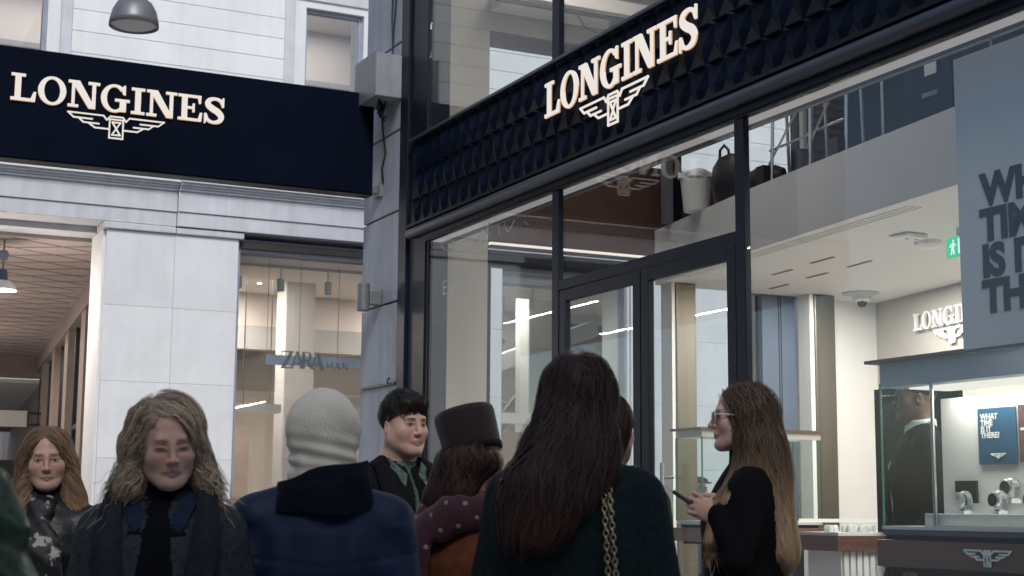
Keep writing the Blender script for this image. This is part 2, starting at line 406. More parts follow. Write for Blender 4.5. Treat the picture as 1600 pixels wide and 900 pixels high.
def glyph(ch):
    """polygons and strips of a bold slab serif capital, cap height 1"""
    P = []; ST = []
    if ch == 'L':
        P = [rect(.14,.35,.08,.92), rect(0,.50,.91,1), [(0,0),(.86,0),(.89,.36),(.80,.36),(.70,.10),(0,.10)]]; w = .88
    elif ch == 'O':
        ST = [arcs(.5,.5,.50,.53,.29,.445,0,360,56)]; w = 1.0
    elif ch == 'N':
        P = [rect(.13,.235,.08,.92), rect(0,.38,0,.09), [(0,.91),(.16,.91),(.40,1),(0,1)], [(.09,1),(.40,1),(1.0,0),(.76,0)], rect(.87,1.0-.005,.0,.93), rect(.72,1.14,.91,1)]; w = 1.12
    elif ch == 'G':
        ST = [arcs(.5,.5,.50,.53,.29,.445,42,322,48)]
        P = [rect(.70,.93,.02,.44), rect(.52,1.06,.40,.49), [(.80,.70),(.90,.66),(.90,1.02),(.83,1.02),(.76,.90)]]; w = 1.05
    elif ch == 'I':
        P = [rect(.14,.35,.08,.92), rect(0,.50,.91,1), rect(0,.50,0,.09)]; w = .50
    elif ch == 'E':
        P = [rect(.14,.35,.08,.92), [(0,.91),(.76,.91),(.80,.70),(.87,.70),(.88,1),(0,1)], [(0,0),(.90,0),(.93,.34),(.85,.34),(.78,.09),(0,.09)], rect(.36,.58,.465,.545), [(.56,.34),(.63,.34),(.63,.67),(.56,.67)]]; w = .92
    elif ch == 'S':
        c = catmull([(.74,.72,.10),(.64,.90,.11),(.42,.965,.10),(.19,.88,.17),(.16,.71,.21),(.33,.57,.23),(.55,.45,.23),(.68,.28,.21),(.62,.11,.17),(.38,.03,.10),(.16,.11,.11),(.07,.30,.10)], 7)
        ST = [stroke(c)]; P = [[(.70,.66),(.78,.66),(.78,1.02),(.72,1.02)], [(.02,-.02),(.08,-.02),(.11,.36),(.02,.36)]]; w = .80
    return P, ST, w
def letter_mesh(ch, size, depth, fn, u0, eps=.0004):
    P, ST, w = glyph(ch); mb = MB(); k = 0
    for poly in P:
        mb.prism([(u0+u*size, v*size) for u, v in poly], fn, 0, depth+k*eps); k += 1
    for a, b in ST:
        for i in range(len(a)-1):
            q = [a[i], a[i+1], b[i+1], b[i]]
            mb.prism([(u0+p[0]*size, p[1]*size) for p in q], fn, 0, depth+k*eps)
    return mb, w*size
EMB = []
for sx in (-1, 1):
    EMB += [[(sx*1.0,0),(sx*.27,0),(sx*.20,-.085),(sx*.13,.0),(0,.0)],
            [(sx*1.0,0),(sx*.88,-.10),(sx*.50,-.10)], [(sx*.78,-.10),(sx*.68,-.185),(sx*.36,-.185)], [(sx*.58,-.185),(sx*.44,-.275),(sx*.15,-.275)],
            [(sx*.14,-.06),(sx*.14,-.46),(0,-.46)], [(sx*.14,-.06),(0,-.06)], [(sx*.085,-.12),(-sx*.085,-.39)], [(sx*.085,-.12),(0,-.12)], [(sx*.085,-.39),(0,-.39)]]
def emblem(size, depth, fn, u0, w0, name, m, parent, th=.036):
    mb = MB(); k = 0
    for path in EMB:
        for a, b in zip(path, path[1:]):
            a = np.array(a, float); b = np.array(b, float); t = (b-a)/np.hypot(*(b-a)); n_ = np.array((-t[1],t[0]))*th/2; a2 = a-t*th*.4; b2 = b+t*th*.4
            mb.prism([(u0+p[0]*size, w0+p[1]*size) for p in (a2-n_, b2-n_, b2+n_, a2+n_)], fn, 0, depth+(k % 7)*.0004); k += 1
    return mb.build(name, m, parent)
def wordmark(fn, width, u0, w0, depth, parent, m=None, inv=None, gap=.075, em=True, m_edge=None, thick_em=.030):
    """LONGINES with its winged hourglass; each letter a mesh of its own"""
    word = 'LONGINES'; tot = sum(glyph(c)[2] for c in word)+gap*7; size = width/tot; u = u0
    for c in word:
        mb, w = letter_mesh(c, size, depth, lambda a, b, d: fn(a, b+w0, d), u)
        o = mb.build('letter', m or M['lettersE'], parent)
        if m_edge:                                    # glowing halo edge behind the face
            e, _ = letter_mesh(c, size, depth*.5, lambda a, b, d: fn(u+(a-u)*1.0, b+w0-.003, d), u)
            h = e.build('letter_return', m_edge, parent)
            if inv is not None: h.matrix_parent_inverse = inv
        if inv is not None: o.matrix_parent_inverse = inv
        u += w+gap*size
    if em:
        o = emblem(size*1.78, min(depth,.008), fn, u0+width*.485, w0-size*.20, 'winged_hourglass', m or M['lettersE'], parent, thick_em)
        if inv is not None: o.matrix_parent_inverse = inv
    return size

# ---- fascia sign over the shop front
fs = empty('fascia_sign', (4.6, 7.0, 3.9)); FI = Matrix.Translation((-4.6,-7.0,-3.9))
def f_(o): o.matrix_parent_inverse = FI; return o
tag(fs, 'long navy fascia sign of folded metal scales above shop glass, white lit name', 'sign')
f_(B('backing_panel', M['navy'], fs, (4.585,4.70,2.2,11.19,3.53,4.262)))
f_(B('top_cap', M['rail'], fs, (4.545,4.72,2.2,11.20,4.264,4.288), bevel=.004))
mb = MB(); mb.lathe([(.001,2.2),(.042,2.2),(.042,11.22),(.001,11.22)], (4.575,0,3.512), 20, 'y'); f_(mb.build('round_rail', M['rail'], fs, smooth=False))
f_(B('rail_lip', M['navy'], fs, (4.535,4.60,2.2,11.21,3.553,3.575)))
# one scale: a faceted point hanging under a thin ledge
w2, hh = .088, .222
vs = [(0,-w2,0),(0,w2,0),(-.024,0,-.128),(0,w2*.98,-.118),(0,0,-hh),(0,-w2*.98,-.118)]
fsx = [(0,1,2),(1,3,2),(3,4,2),(4,5,2),(5,0,2),(0,5,4,3,1)]
sm = MB().add(vs, fsx); sm.box(-.028,0,-.066,.066,.003,.009)
scale_me = sm.mesh('scale', M['navy_scale'])
for r_, z in enumerate((4.235, 4.0, 3.772)):
    for k in range(45):
        y = 11.10-k*.1795-(.06 if r_ == 1 else 0)
        if y < 3.1: continue
        f_(link('scale', scale_me, fs, (4.584, y, z)))
fnF = lambda a, b, d: (4.533-d, 8.741-a, 3.894+b)
wordmark(fnF, 1.843, 0, 0, .014, fs, inv=FI, m_edge=M['letter_edge'])
mb = MB()
for k in range(9): mb.tube([(4.585,8.70-k*.21,3.99),(4.535,8.70-k*.21,3.99)], .008, 6)
f_(mb.build('letter_pins', M['black'], fs))

# ---- blade sign hung across the lane from the column
bs = empty('blade_sign', (4.5, 11.9, 3.93)); BI = Matrix.Translation((-4.5,-11.9,-3.93))
def b_(o): o.matrix_parent_inverse = BI; return o
tag(bs, 'wide flat black navy sign board with white lit name, fixed to the stone column', 'sign')
b_(B('board', M['signface'], bs, (.35,4.475,11.82,12.0,3.945,4.805), bevel=.004))
b_(B('edge_trim', M['navy'], bs, (.34,4.485,11.83,11.99,3.935,3.944), (.34,4.485,11.83,11.99,4.806,4.813)))
for z in (3.99, 4.74): b_(MB().box(4.476,4.58,11.88,11.94,z-.02,z+.02).box(4.545,4.579,11.84,11.98,z-.05,z+.05).build('bracket', M['grey_metal'], bs))
fnB = lambda a, b, d: (a, 11.817-d, b)
wordmark(fnB, 1.665, 1.508, 4.39, .02, bs, inv=BI, m_edge=M['letter_edge'])

# ---- name on the wall inside the shop
ws = empty('wall_sign', (9.2, 10.3, 2.9)); WI = Matrix.Translation((-9.2,-10.3,-2.9))
tag(ws, 'white raised name letters with winged emblem on beige wall inside shop', 'sign')
def fnW(a, b, d):
    y = 10.72-a*.986; x = 9.54-.17*(11.62-y)-.025-d; return (x, y, 2.925+b)
wordmark(fnW, 1.22, 0, .02, .03, ws, m=M['white_letter'], inv=WI, thick_em=.07)

# ================================================================== WHITE STONE BUILDING (across the far street)
zb = empty('stone_building', (4.5, 19.0, 0)); ZI = Matrix.Translation((-4.5,-19,0))
def z_(o): o.matrix_parent_inverse = ZI; return o
def ZB(name, m, *bx, bevel=0.0): return z_(B(name, m, zb, *bx, bevel=bevel))
tag(zb, 'white stone building with arcade, tall clothing shop windows and moulded cornice', 'building')
YZ = 19.0
# piers faced with stone panels
def pier(x0, x1, xj):
    ZB('pier_core', M['concrete'], (x0+.02,x1-.02,YZ+.03,YZ+.75,0,4.83))
    zz = [0, .95, 1.90, 2.85, 3.80, 4.75]
    for a, b in zip(zz, zz[1:]):
        for u, v in ((x0, xj), (xj, x1)):
            ZB('stone_panel', M['stone_white'], (u+.0015,v-.0015,YZ,YZ+.06,a+.0015,b-.0015), bevel=.002)
    ZB('pier_side', M['stone_white'], (x0-.03,x0+.018,YZ+.062,YZ+.80,0,4.75))
    ZB('pier_cap', M['cornice'], (x0-.05,xj-.004,YZ-.05,YZ+.4,4.755,4.84), (xj+.004,x1+.06,YZ-.045,YZ+.4,4.755,4.835), bevel=.012)
pier(3.67, 5.36, 4.53); pier(7.47, 9.165, 8.32); pier(11.26, 12.96, 12.11); pier(-.2, 1.45, .62); pier(15.0, 16.7, 15.85)
# architrave, frieze and cornice, broken forward at the pier
def band(name, m, x0, x1, d, z0, z1): return ZB(name, m, (x0, x1, YZ-d, YZ+.5, z0, z1), bevel=.004)
for x0, x1, e in ((-6,4.53,.0),(4.535,26,.05)):
    band('architrave', M['cornice'], x0, x1, .02+e, 4.85, 5.032)
    band('frieze', M['cornice'], x0, x1, .045+e, 5.037, 5.30)
    band('moulding', M['cornice'], x0, x1, .08+e, 5.302, 5.335); band('moulding', M['cornice'], x0, x1, .11+e, 5.337, 5.362)
    band('moulding', M['cornice'], x0, x1, .15+e, 5.364, 5.395); band('cornice_edge', M['stone_white'], x0, x1, .20+e, 5.397, 5.425)
    band('flashing', M['flash'], x0, x1, .12+e, 5.427, 5.56)
# upper wall in long courses
def course(x0, x1, z):
    ZB('stone_course', M['stucco'], (x0, x1, YZ, YZ+.3, z+.003, z+.2785), bevel=.003)
ZB('upper_core', M['concrete'], (-6,2.0,YZ+.02,YZ+.6,5.4,10), (2.83,6.18,YZ+.02,YZ+.6,5.4,10), (7.05,26,YZ+.02,YZ+.6,5.4,10), (1.9,7.2,YZ+.02,YZ+.6,8.6,10))
for k in range(16):
    z = 5.56+k*.2815
    for x0, x1 in ((-6,1.70),(3.12,5.92),(7.28,10.2),(11.4,14.4),(15.6,26)): course(x0, x1, z)
ZB('upper_block', M['stucco'], (10.2,11.4,YZ,YZ+.3,5.56,10), (14.4,15.6,YZ,YZ+.3,5.56,10))
for x0, x1, z1 in ((2.0,2.82,8.5), (6.19,7.02,8.02)):
    ZB('window_surround', M['cornice'], (x0-.30,x0-.16,YZ-.03,YZ+.25,5.56,z1+.35), (x1+.16,x1+.30,YZ-.03,YZ+.25,5.56,z1+.35), (x0-.16,x1+.16,YZ-.03,YZ+.25,z1+.10,z1+.35), bevel=.01)
    ZB('window_reveal', M['stone_white'], (x0-.158,x0,YZ+.0,YZ+.3,5.56,z1+.10), (x1,x1+.158,YZ+.0,YZ+.3,5.56,z1+.10), (x0,x1,YZ,YZ+.3,z1,z1+.098))
    fr = ZB('window', M['flash'], (x0,x0+.04,YZ+.08,YZ+.15,5.6,z1), (x1-.05,x1,YZ+.08,YZ+.15,5.6,z1), (x0+.04,x1-.05,YZ+.08,YZ+.15,z1-.05,z1))
    o = MB().box(x0+.04,x1-.05,YZ+.11,YZ+.118,5.6,z1-.05).build('pane', M['glass'], fr)
# the floor behind the upper windows
ZB('upper_room', M['zara_in'], (-3,12,YZ+3.6,YZ+3.7,5.4,10), (-3,12,YZ+.62,YZ+3.6,8.9,9.0), (-3,12,YZ+.62,YZ+3.6,5.38,5.4))
for z in (6.6, 7.3, 7.8): ZB('upper_shelf', M['zara_beam'], (1.5,8.5,YZ+2.9,YZ+3.4,z,z+.08))
for k, (x, z) in enumerate(((6.40,7.05),(6.85,7.0),(2.4,7.2),(6.5,6.75),(2.7,6.95),(6.9,7.4))):
    z_(MB().lathe([(.001,0),(.03,.01),(.035,.05),(.001,.06)], (x,YZ+2.5,z), 10).build('upper_spotlight', M['warm'], zb))
area('upper_store_light', (5.0,YZ+2.2,8.85), 6, 2, 110, (1,.93,.90))

# ---- ground floor clothing shop behind the tall windows
for x0, x1 in ((5.363,7.468), (9.168,11.258), (12.962,14.998)):
    fr = ZB('shop_window', M['flash'], (x0,x0+.05,YZ+.10,YZ+.30,0,4.74), (x1-.05,x1,YZ+.10,YZ+.30,0,4.74), (x0+.05,x1-.05,YZ+.10,YZ+.30,4.62,4.74))
    MB().box(x0+.05,x1-.05,YZ+.17,YZ+.182,0,4.62).build('pane', M['glass'], fr)
    ZB('window_shade', M['dark_wall'], (x0+.05,x1-.05,YZ+.05,YZ+.099,4.655,4.745))
ZR = M['zara_in']
ZB('store_floor', M['floor_in'], (6.01,17,YZ+.3,YZ+14,.0,.05))
ZB('store_ceiling', ZR, (4.2,17,YZ+.31,YZ+2.2,4.60,4.80), (5.9,17,YZ+6.2,YZ+14,4.35,4.5), (4.2,17,YZ+2.2,YZ+6.2,4.95,5.05), (4.2,17,YZ+2.2,YZ+2.25,4.6,4.95), (5.9,17,YZ+6.14,YZ+6.19,4.36,4.945))
ZB('store_back_wall', ZR, (5.5,17,YZ+13.9,YZ+14,0,4.4)); None; ZB('store_end_wall', ZR, (17,17.1,YZ+.8,YZ+14,0,5))
ZB('store_beam', M['zara_beam'], (5.0,17,YZ+5.8,YZ+6.1,3.95,4.35)); ZB('store_beam', M['white_in'], (5.5,17,YZ+8.5,YZ+8.9,3.45,4.34))
for x, y in ((7.35,YZ+4.2),(10.9,YZ+2.6),(6.5,YZ+7.2),(12.8,YZ+6.0),(9.2,YZ+9)):
    ZB('store_column', M['zara_beam'], (x,x+.5,y,y+.5,.05,4.345 if y > YZ+6.1 else (4.95 if y > YZ+2.3 else 4.6)), bevel=.02)
# stair flight rising across the store
def slope(name, m, a, b, w, d): z_(MB().bar(a, b, w, d).build(name, m, zb))
slope('stair_beam', M['zara_beam'], (5.6,YZ+7.9,3.1),(8.2,YZ+7.9,4.3), .3, .10); slope('stair_beam', M['zara_beam'], (5.6,YZ+8.2,3.4),(8.2,YZ+8.2,4.7-.4), .3, .30)
slope('stair_beam', M['zara_beam'], (8.8,YZ+3.4,2.95),(12.5,YZ+3.4,4.35), .4, .26); slope('stair_brace', M['brace'], (10.4,YZ+3.8,2.0),(12.2,YZ+3.8,4.2), .12, .20); slope('stair_brace', M['brace'], (10.3,YZ+4.4,2.9),(11.3,YZ+4.4,4.2), .10, .10)
for k in range(4):
    for j in range(3):
        z_(MB().lathe([(.001,-.012),(.035,-.012),(.04,0)], (5.75+k*.62+j*.06,YZ+2.9+j*1.0,4.945), 10).build('downlight', M['warm'], zb))
for x in (5.62,6.22,6.9,9.6,10.1,10.6):
    o = z_(MB().lathe([(.05,-.17),(.055,-.15),(.055,0),(.001,0)], (x,YZ+.9,4.42), 14).tube([(x,YZ+.9,4.42),(x,YZ+.9,4.6)], .012, 6).build('track_spotlight', M['white_plastic'], zb, smooth=False))
ZB('spot_track', M['white_plastic'], (5.4,12,YZ+.87,YZ+.93,4.56,4.598))
ZB('led_line', M['yellow_led'], (5.72,5.735,YZ+2.4,YZ+2.415,.5,2.55)); ZB('led_line', M['yellow_led'], (5.42,6.0,YZ+3.0,YZ+3.012,2.05,2.062))
ZB('led_line', M['warm'], (9.55,9.562,YZ+2.4,YZ+2.412,2.7,3.6), (9.9,9.912,YZ+2.6,YZ+2.612,3.25,3.7))
for k, (x, z) in enumerate(((5.45,2.05),(6.0,1.0),(5.5,.95))): ZB('store_shelf', M['zara_beam'], (x,x+.65,YZ+3.2,YZ+3.6,z,z+.05))
for x0 in (5.42, 6.15, 6.85): ZB('clothes_niche', M['tan'], (x0,x0+.55,YZ+6.2,YZ+6.7,.2,2.65))
ZB('hanging_bar', M['white_in'], (5.4,6.75,YZ+2.4,YZ+2.7,2.68,2.80)); ZB('hanging_bar', M['white_in'], (9.2,11.2,YZ+2.0,YZ+2.3,2.62,2.78))
for x in (5.6, 6.2, 6.6): ZB('hanger_rod', M['grey_metal'], (x,x+.012,YZ+2.5,YZ+2.512,2.80,4.94))
ZB('counter', M['wood_l'], (5.5,7.0,YZ+1.6,YZ+2.2,.05,1.35)); ZB('counter', M['wood_l'], (9.3,11.0,YZ+1.4,YZ+2.0,.05,2.45)); None
area('store_light', (6.4,YZ+4.2,4.9), .08, 3.6, 190, (1,.88,.77)); area('store_light', (10.4,YZ+4.2,4.9), .08, 3.6, 170, (1,.88,.77)); area('store_light', (8,YZ+10,4.3), 8, .08, 190, (1,.87,.75))

wp = empty('wall_picture', (13.0,YZ+4.5,2.4)); tag(wp, 'large dark red picture panel seen through the door glass in the far store', 'picture'); WPI = Matrix.Translation((-13.0,-(YZ+4.5),-2.4))
for nm_, m_, bx_ in (('canvas','red_picture',(12.45,13.62,YZ+4.5,YZ+4.55,1.4,4.55)), ('pale_patch','picture_light',(12.95,13.15,YZ+4.49,YZ+4.499,3.95,4.2)), ('frame','brace',(12.42,13.65,YZ+4.551,YZ+4.58,1.37,4.58))):
    o = B(nm_, M[m_], wp, bx_); o.matrix_parent_inverse = WPI
# shop name hung behind the window: thin high contrast letters on a pale bar
nm = empty('hanging_name_sign', (6.3, YZ+.55, 3.3)); NI = Matrix.Translation((-6.3,-(YZ+.55),-3.3))
tag(nm, 'pale hanging bar with dark thin letters ZARA MAN inside the left shop window', 'sign')
def n_(o): o.matrix_parent_inverse = NI; return o
n_(B('bar', M['flash'], nm, (5.93,7.46,YZ+.55,YZ+.58,3.20,3.335)))
for x in (5.95, 6.40, 6.95, 7.30): n_(MB().tube([(x,YZ+.565,3.335),(x,YZ+.565,4.6)], .004, 5).build('wire', M['grey_metal'], nm))
def thin(polys, u0, z0, sz, dy=0):
    mb = MB(); k = 0
    for pl in polys:
        mb.prism([(u0+u*sz, z0+v*sz) for u, v in pl], lambda a, b, d: (a, YZ+.545-d-dy, b), 0, .006+k*.0003); k += 1
    n_(mb.build('letter', M['grey_metal'], nm))
Zg = [[(.02,.93),(.72,.93),(.74,1),(.02,1)], [(.52,.95),(.74,.97),(.26,.05),(.02,.03)], [(.0,0),(.78,0),(.78,.07),(.0,.07)], [(.02,.75),(.06,.75),(.08,1),(.02,1)], [(.73,0),(.78,0),(.78,.25),(.74,.25)]]
Ag = [[(.36,1),(.44,1),(.10,0),(.04,0)], [(.34,1),(.50,1),(.86,0),(.64,0)], [(.18,.30),(.62,.30),(.62,.35),(.18,.35)], rect(-.04,.2,0,.03), rect(.56,.94,0,.03)]
Rg = [rect(.10,.27,0,1), rect(.2,.5,.95,1), rect(.2,.5,.48,.53), [(.46,1),(.62,.94),(.66,.76),(.60,.56),(.46,.48),(.46,.54),(.50,.62),(.52,.76),(.50,.90),(.46,.95)], [(.36,.5),(.52,.5),(.86,0),(.64,0)], rect(0,.36,0,.03)]
Mg = [rect(.06,.10,0,1), [(.04,1),(.12,1),(.50,.1),(.44,.1)], [(.44,.1),(.48,.1),(.86,1),(.80,1)], rect(.80,.88,0,1)]
Ng = [rect(.06,.10,0,1), [(.04,1),(.14,1),(.80,0),(.70,0)], rect(.76,.80,0,1)]
u = 6.14
for gl, w in ((Zg,.66),(Ag,.70),(Rg,.70),(Ag,.9)): thin(gl, u, 3.16, .235); u += w*.235*.86
u += .05
for gl, w in ((Mg,.98),(Ag,.92),(Ng,.9)): thin(gl, u, 3.17, .10); u += w*.118

# ---- arcade left of the pier
def aw(y): return 3.97+.0975*(y-19.5)
ZB('arcade_lintel', M['cornice'], (-6,3.70,YZ+.5,YZ+.95,4.77,5.2))
y1 = 36.5
mb = MB(); mb.add([(-6,YZ+.95,4.72),(aw(20),YZ+.95,4.72),(aw(y1),y1,4.72),(-6,y1,4.72),(-6,YZ+.95,4.9),(aw(20),YZ+.95,4.9),(aw(y1),y1,4.9),(-6,y1,4.9)],[(0,3,2,1),(4,5,6,7),(0,1,5,4),(1,2,6,5),(2,3,7,6),(3,0,4,7)])
sof = z_(mb.build('arcade_soffit', M['soffit'], zb))
# red-brown diagonal joints between the soffit panels
def clip(a, b):
    ts = [i/60 for i in range(61)]; ok = [t for t in ts if (lambda p: -3 < p[0] < aw(p[1])-.02 and YZ+.97 < p[1] < y1)( (a[0]+(b[0]-a[0])*t, a[1]+(b[1]-a[1])*t) )]
    return (min(ok), max(ok)) if len(ok) > 2 else None
for k in range(-14, 40):
    for sgn in (-1, 1):
        a = (-3.0, 19.4+k*.72); b = (7.0, 19.4+k*.72+sgn*10*.62)
        c = clip(a, b)
        if not c: continue
        p = [(a[0]+(b[0]-a[0])*t, a[1]+(b[1]-a[1])*t, 4.7185 if sgn > 0 else 4.7175) for t in c]
        o = MB().bar(p[0], p[1], .034, .003).build('panel_joint', M['lattice'], sof)
tag(B('arcade_pavement', M['floor_in'], None, (-6,6.0,19.0,58,.002,.02)), kind='structure')
# arcade wall: pilasters, dark framed shop windows, lintel
def aq(name, m, ya, yb, d0, d1, z0, z1):
    mb = MB(); a, b = aw(ya), aw(yb)
    mb.add([(a+d0,ya,z0),(b+d0,yb,z0),(b+d1,yb,z0),(a+d1,ya,z0),(a+d0,ya,z1),(b+d0,yb,z1),(b+d1,yb,z1),(a+d1,ya,z1)],[(0,3,2,1),(4,5,6,7),(0,1,5,4),(1,2,6,5),(2,3,7,6),(3,0,4,7)])
    return z_(mb.build(name, m, zb))
aq('store_side_wall', M['zara_in'], 19.8, 33, 1.55, 1.6, 0, 4.9); aq('arcade_beam', M['tan'], 19.8, y1, -.06, .3, 4.38, 4.715)
for k in range(5):
    ya = 20.2+k*3.3
    aq('pilaster', M['tan'], ya+.5, ya+1.25, -.04, .3, 0, 4.375)
    aq('pilaster_edge', M['soffit'], ya+1.26, ya+1.34, -.02, .3, 0, 4.375)
    aq('dark_mullion', M['black'], ya+1.40, ya+1.50, .05, .2, 0, 4.375); aq('dark_mullion', M['black'], ya+2.3, ya+2.4, .05, .2, 0, 4.375); aq('dark_mullion', M['black'], ya+3.3, ya+3.42, .05, .2, 0, 4.375)
    aq('arcade_pane', M['glass'], ya+1.50, ya+3.3, .12, .13, 0, 4.375)
    aq('arcade_room_wall', M['tan'], ya+1.4, ya+3.7, 1.4, 1.5, 0, 4.375); aq('transom_bar', M['black'], ya+1.5, ya+3.3, .06, .11, 2.6, 2.68)
aq('arcade_window_frame', M['purple_dark'] if 'purple_dark' in M else M['flash'], 19.85, 20.05, -.02, .1, 0, 4.375); aq('arcade_window_frame', M['black'], 20.06, 20.3, .0, .1, 0, 4.375); aq('arcade_room_wall', M['tan'], 20.3, 20.69, .02, .1, 0, 4.375)
# lower passage at the end of the arcade
ZB('end_header', M['tan'], (-6,aw(y1)+.3,y1,y1+.4,4.25,4.9)); ZB('end_ceiling', M['white_in'], (-6,9,y1+.4,52,4.15,4.24)); ZB('end_header', M['tan'], (-6,9,52,52.4,3.7,4.3))
aq('end_wall', M['tan'], y1+.4, 58, .1, .4, 0, 4.2)
ZB('end_shopfront', M['grey_metal'], (-6,9,58,58.3,0,4.2))
for k, (x, m) in enumerate(((6.05,'purple_led'),(6.4,'ledstrip'),(6.75,'yellow_led'),(5.4,'purple_led'),(7.05,'wood_l'))): ZB('light_column', M[m], (x,x+.13,56.0,56.1,0,3.6))
area('arcade_fill', (1.5,27,4.6), 3, 12, 260, (1,.87,.75))  # added fill, stands in for daylight from the arcade's open side
# ================================================================== THINGS ON AND AROUND THE SHOP
def txt(body, size, m, parent, fn, name='lettering', bold=0.0, thick=.002, spacing=1.0):
    """built-in sans lettering turned into a mesh; fn places (u, w, depth) in the world"""
    c = bpy.data.curves.new('t', 'FONT'); c.body = body; c.size = size; c.extrude = thick; c.offset = bold; c.space_character = spacing; c.resolution_u = 4
    o = bpy.data.objects.new('t', c); COL.objects.link(o); dg = bpy.context.evaluated_depsgraph_get()
    me = bpy.data.meshes.new_from_object(o.evaluated_get(dg)); bpy.data.objects.remove(o); bpy.data.curves.remove(c)
    for v in me.vertices: v.co = fn(v.co.x, v.co.y, v.co.z)
    me.materials.clear(); me.materials.append(m); me.name = name
    r = bpy.data.objects.new(name, me); COL.objects.link(r)
    if parent: r.parent = parent; r.matrix_parent_inverse = parent.matrix_basis.inverted()
    return r
def pin(o, root): o.parent = root; o.matrix_parent_inverse = root.matrix_basis.inverted(); return o
def PB(name, m, root, *bx, bevel=0.0): return pin(B(name, M[m] if isinstance(m, str) else m, None, *bx, bevel=bevel), root)

# step up into the shop
tag(B('door_step', M['paver'], None, (4.30,4.69,6.3,9.0,.0,.14), bevel=.01), 'low stone step in front of the navy double door', 'step')

# wall lamp on the column
wl = empty('wall_lamp', (4.42,11.85,2.94)); tag(wl, 'small dark grey cylinder wall lamp on the stone column', 'lamp')
pin(MB().lathe([(.001,2.945),(.046,2.945),(.054,2.955),(.054,3.17),(.046,3.182),(.001,3.182)], (4.425,11.85,0), 24).build('cylinder_body', M['grey_metal'], None, smooth=False), wl)
PB('mount', 'grey_metal', wl, (4.47,4.578,11.81,11.89,3.0,3.13), bevel=.01)
pin(MB().lathe([(.001,2.943),(.040,2.943)], (4.425,11.85,0), 20).build('lens', M['white_plastic'], None), wl)
# junction box
jb = empty('junction_box', (4.45,11.65,4.69)); tag(jb, 'grey metal junction box with cables high on the stone column', 'box')
PB('housing', M['concrete'], jb, (4.345,4.577,11.45,11.92,4.70,5.07), bevel=.008)
PB('lid', M['grey_metal'], jb, (4.335,4.344,11.44,11.93,4.69,5.08), bevel=.003)
mb = MB()
for k in range(5): mb.tube([(4.42+.03*k,11.55+.05*k,4.70),(4.40+.03*k,11.56+.05*k,4.62-.02*(k % 3)),(4.46+.02*k,11.62+.03*k,4.57),(4.55,11.72+.02*k,4.60)], .008, 6)
pin(mb.build('cable_bundle', M['black'], None, smooth=True), jb)

# pendant lamps
pl = empty('dome_pendant_lamp', (2.20,10.75,4.80)); tag(pl, 'grey dome pendant lamp hanging above the black name board', 'lamp')
dome = [(.001,.235),(.03,.232),(.075,.215),(.125,.175),(.158,.115),(.175,.045),(.178,.0),(.170,.0),(.165,.045),(.15,.105),(.12,.16),(.07,.205),(.001,.22)]
pin(MB().lathe(dome, (2.20,10.75,4.76), 36).build('dome_shade', M['grey_metal'], None, smooth=True), pl)
pin(MB().lathe([(.001,-.035),(.07,-.030),(.13,-.012),(.168,.006)], (2.20,10.75,4.775), 32).build('diffuser', M['white_plastic'], None, smooth=True), pl)
pin(MB().tube([(2.20,10.75,4.99),(2.20,10.75,7.4)], .008, 8).build('cord', M['black'], None), pl)
sw = MB().tube([(4.55,10.75,7.6),(3.2,10.75,7.46),(2.2,10.75,7.4),(-1.0,10.75,7.3),(-5,10.75,7.45),(-7.6,10.75,7.65)], .009, 6).build('span_wire', M['black'])
tag(sw, 'thin wire stretched over the lane that holds the dome lamp', 'wire')
def arcade_lamp(x, y, lab):
    p = empty('arcade_lamp', (x,y,4.08)); tag(p, lab, 'lamp', 'white arcade lamps')
    pin(MB().tube([(x,y,4.56),(x,y,4.72)], .012, 8).tube([(x,y,4.22),(x,y,4.56)], .014, 8).build('rod', M['grey_metal'], None), p)
    pin(MB().lathe([(.001,.075),(.05,.06),(.075,0),(.05,-.06),(.001,-.075)], (x,y,4.52), 20).build('ball', M['flash'], None, smooth=True), p)
    pin(MB().lathe([(.001,.17),(.05,.165),(.062,.12),(.066,0),(.07,-.01)], (x,y,4.17), 20).build('socket', M['blue_grey'], None, smooth=True), p)
    pin(MB().lathe([(.07,.10),(.13,.075),(.175,.02),(.185,-.03),(.178,-.03),(.165,.015),(.12,.06),(.07,.08)], (x,y,4.09), 28).build('shade', M['white_plastic'], None, smooth=True), p)
    pin(MB().lathe([(.001,-.03),(.03,-.02),(.035,.02),(.03,.06)], (x,y,4.10), 14).build('bulb', M['lamp'], None, smooth=True), p)
    l = bpy.data.lights.new('arcade_bulb', 'POINT'); l.energy = 85; l.color = (1,.88,.76); l.shadow_soft_size = .2
    o = bpy.data.objects.new('arcade_bulb', l); COL.objects.link(o); o.location = (x,y,3.9)
arcade_lamp(2.62, 20.3, 'white shade lamp with blue socket hanging at the arcade mouth')
arcade_lamp(1.9, 25.5, 'unseen white shade lamp added deeper in the arcade to light the soffit')  # unseen lamp, added so its point light brightens the soffit
arcade_lamp(2.4, 31.0, 'unseen white shade lamp added farthest back in the arcade to light the soffit')  # also added out of view to light the soffit
hs = empty('hanging_sign', (4.6,34,2.95)); tag(hs, 'small pale blank sign board hanging far down the arcade', 'sign')
PB('board', 'zara_beam', hs, (3.6,5.05,33.97,34.03,2.98,3.33)); PB('rim', 'black', hs, (3.58,5.07,33.98,34.02,2.95,2.978), (3.58,5.07,33.98,34.02,3.332,3.36), (5.052,5.085,33.98,34.02,2.98,3.33)); PB('arm', 'black', hs, (5.086,5.4,33.98,34.02,3.0,3.06)); PB('arm', 'black', hs, (5.086,5.4,33.98,34.02,3.25,3.31))
db = B('dark_notice_board', M['black'], None, (3.9,4.99,35.0,35.1,1.9,2.3)); tag(db, 'black board under the pale sign far down the arcade', 'board')
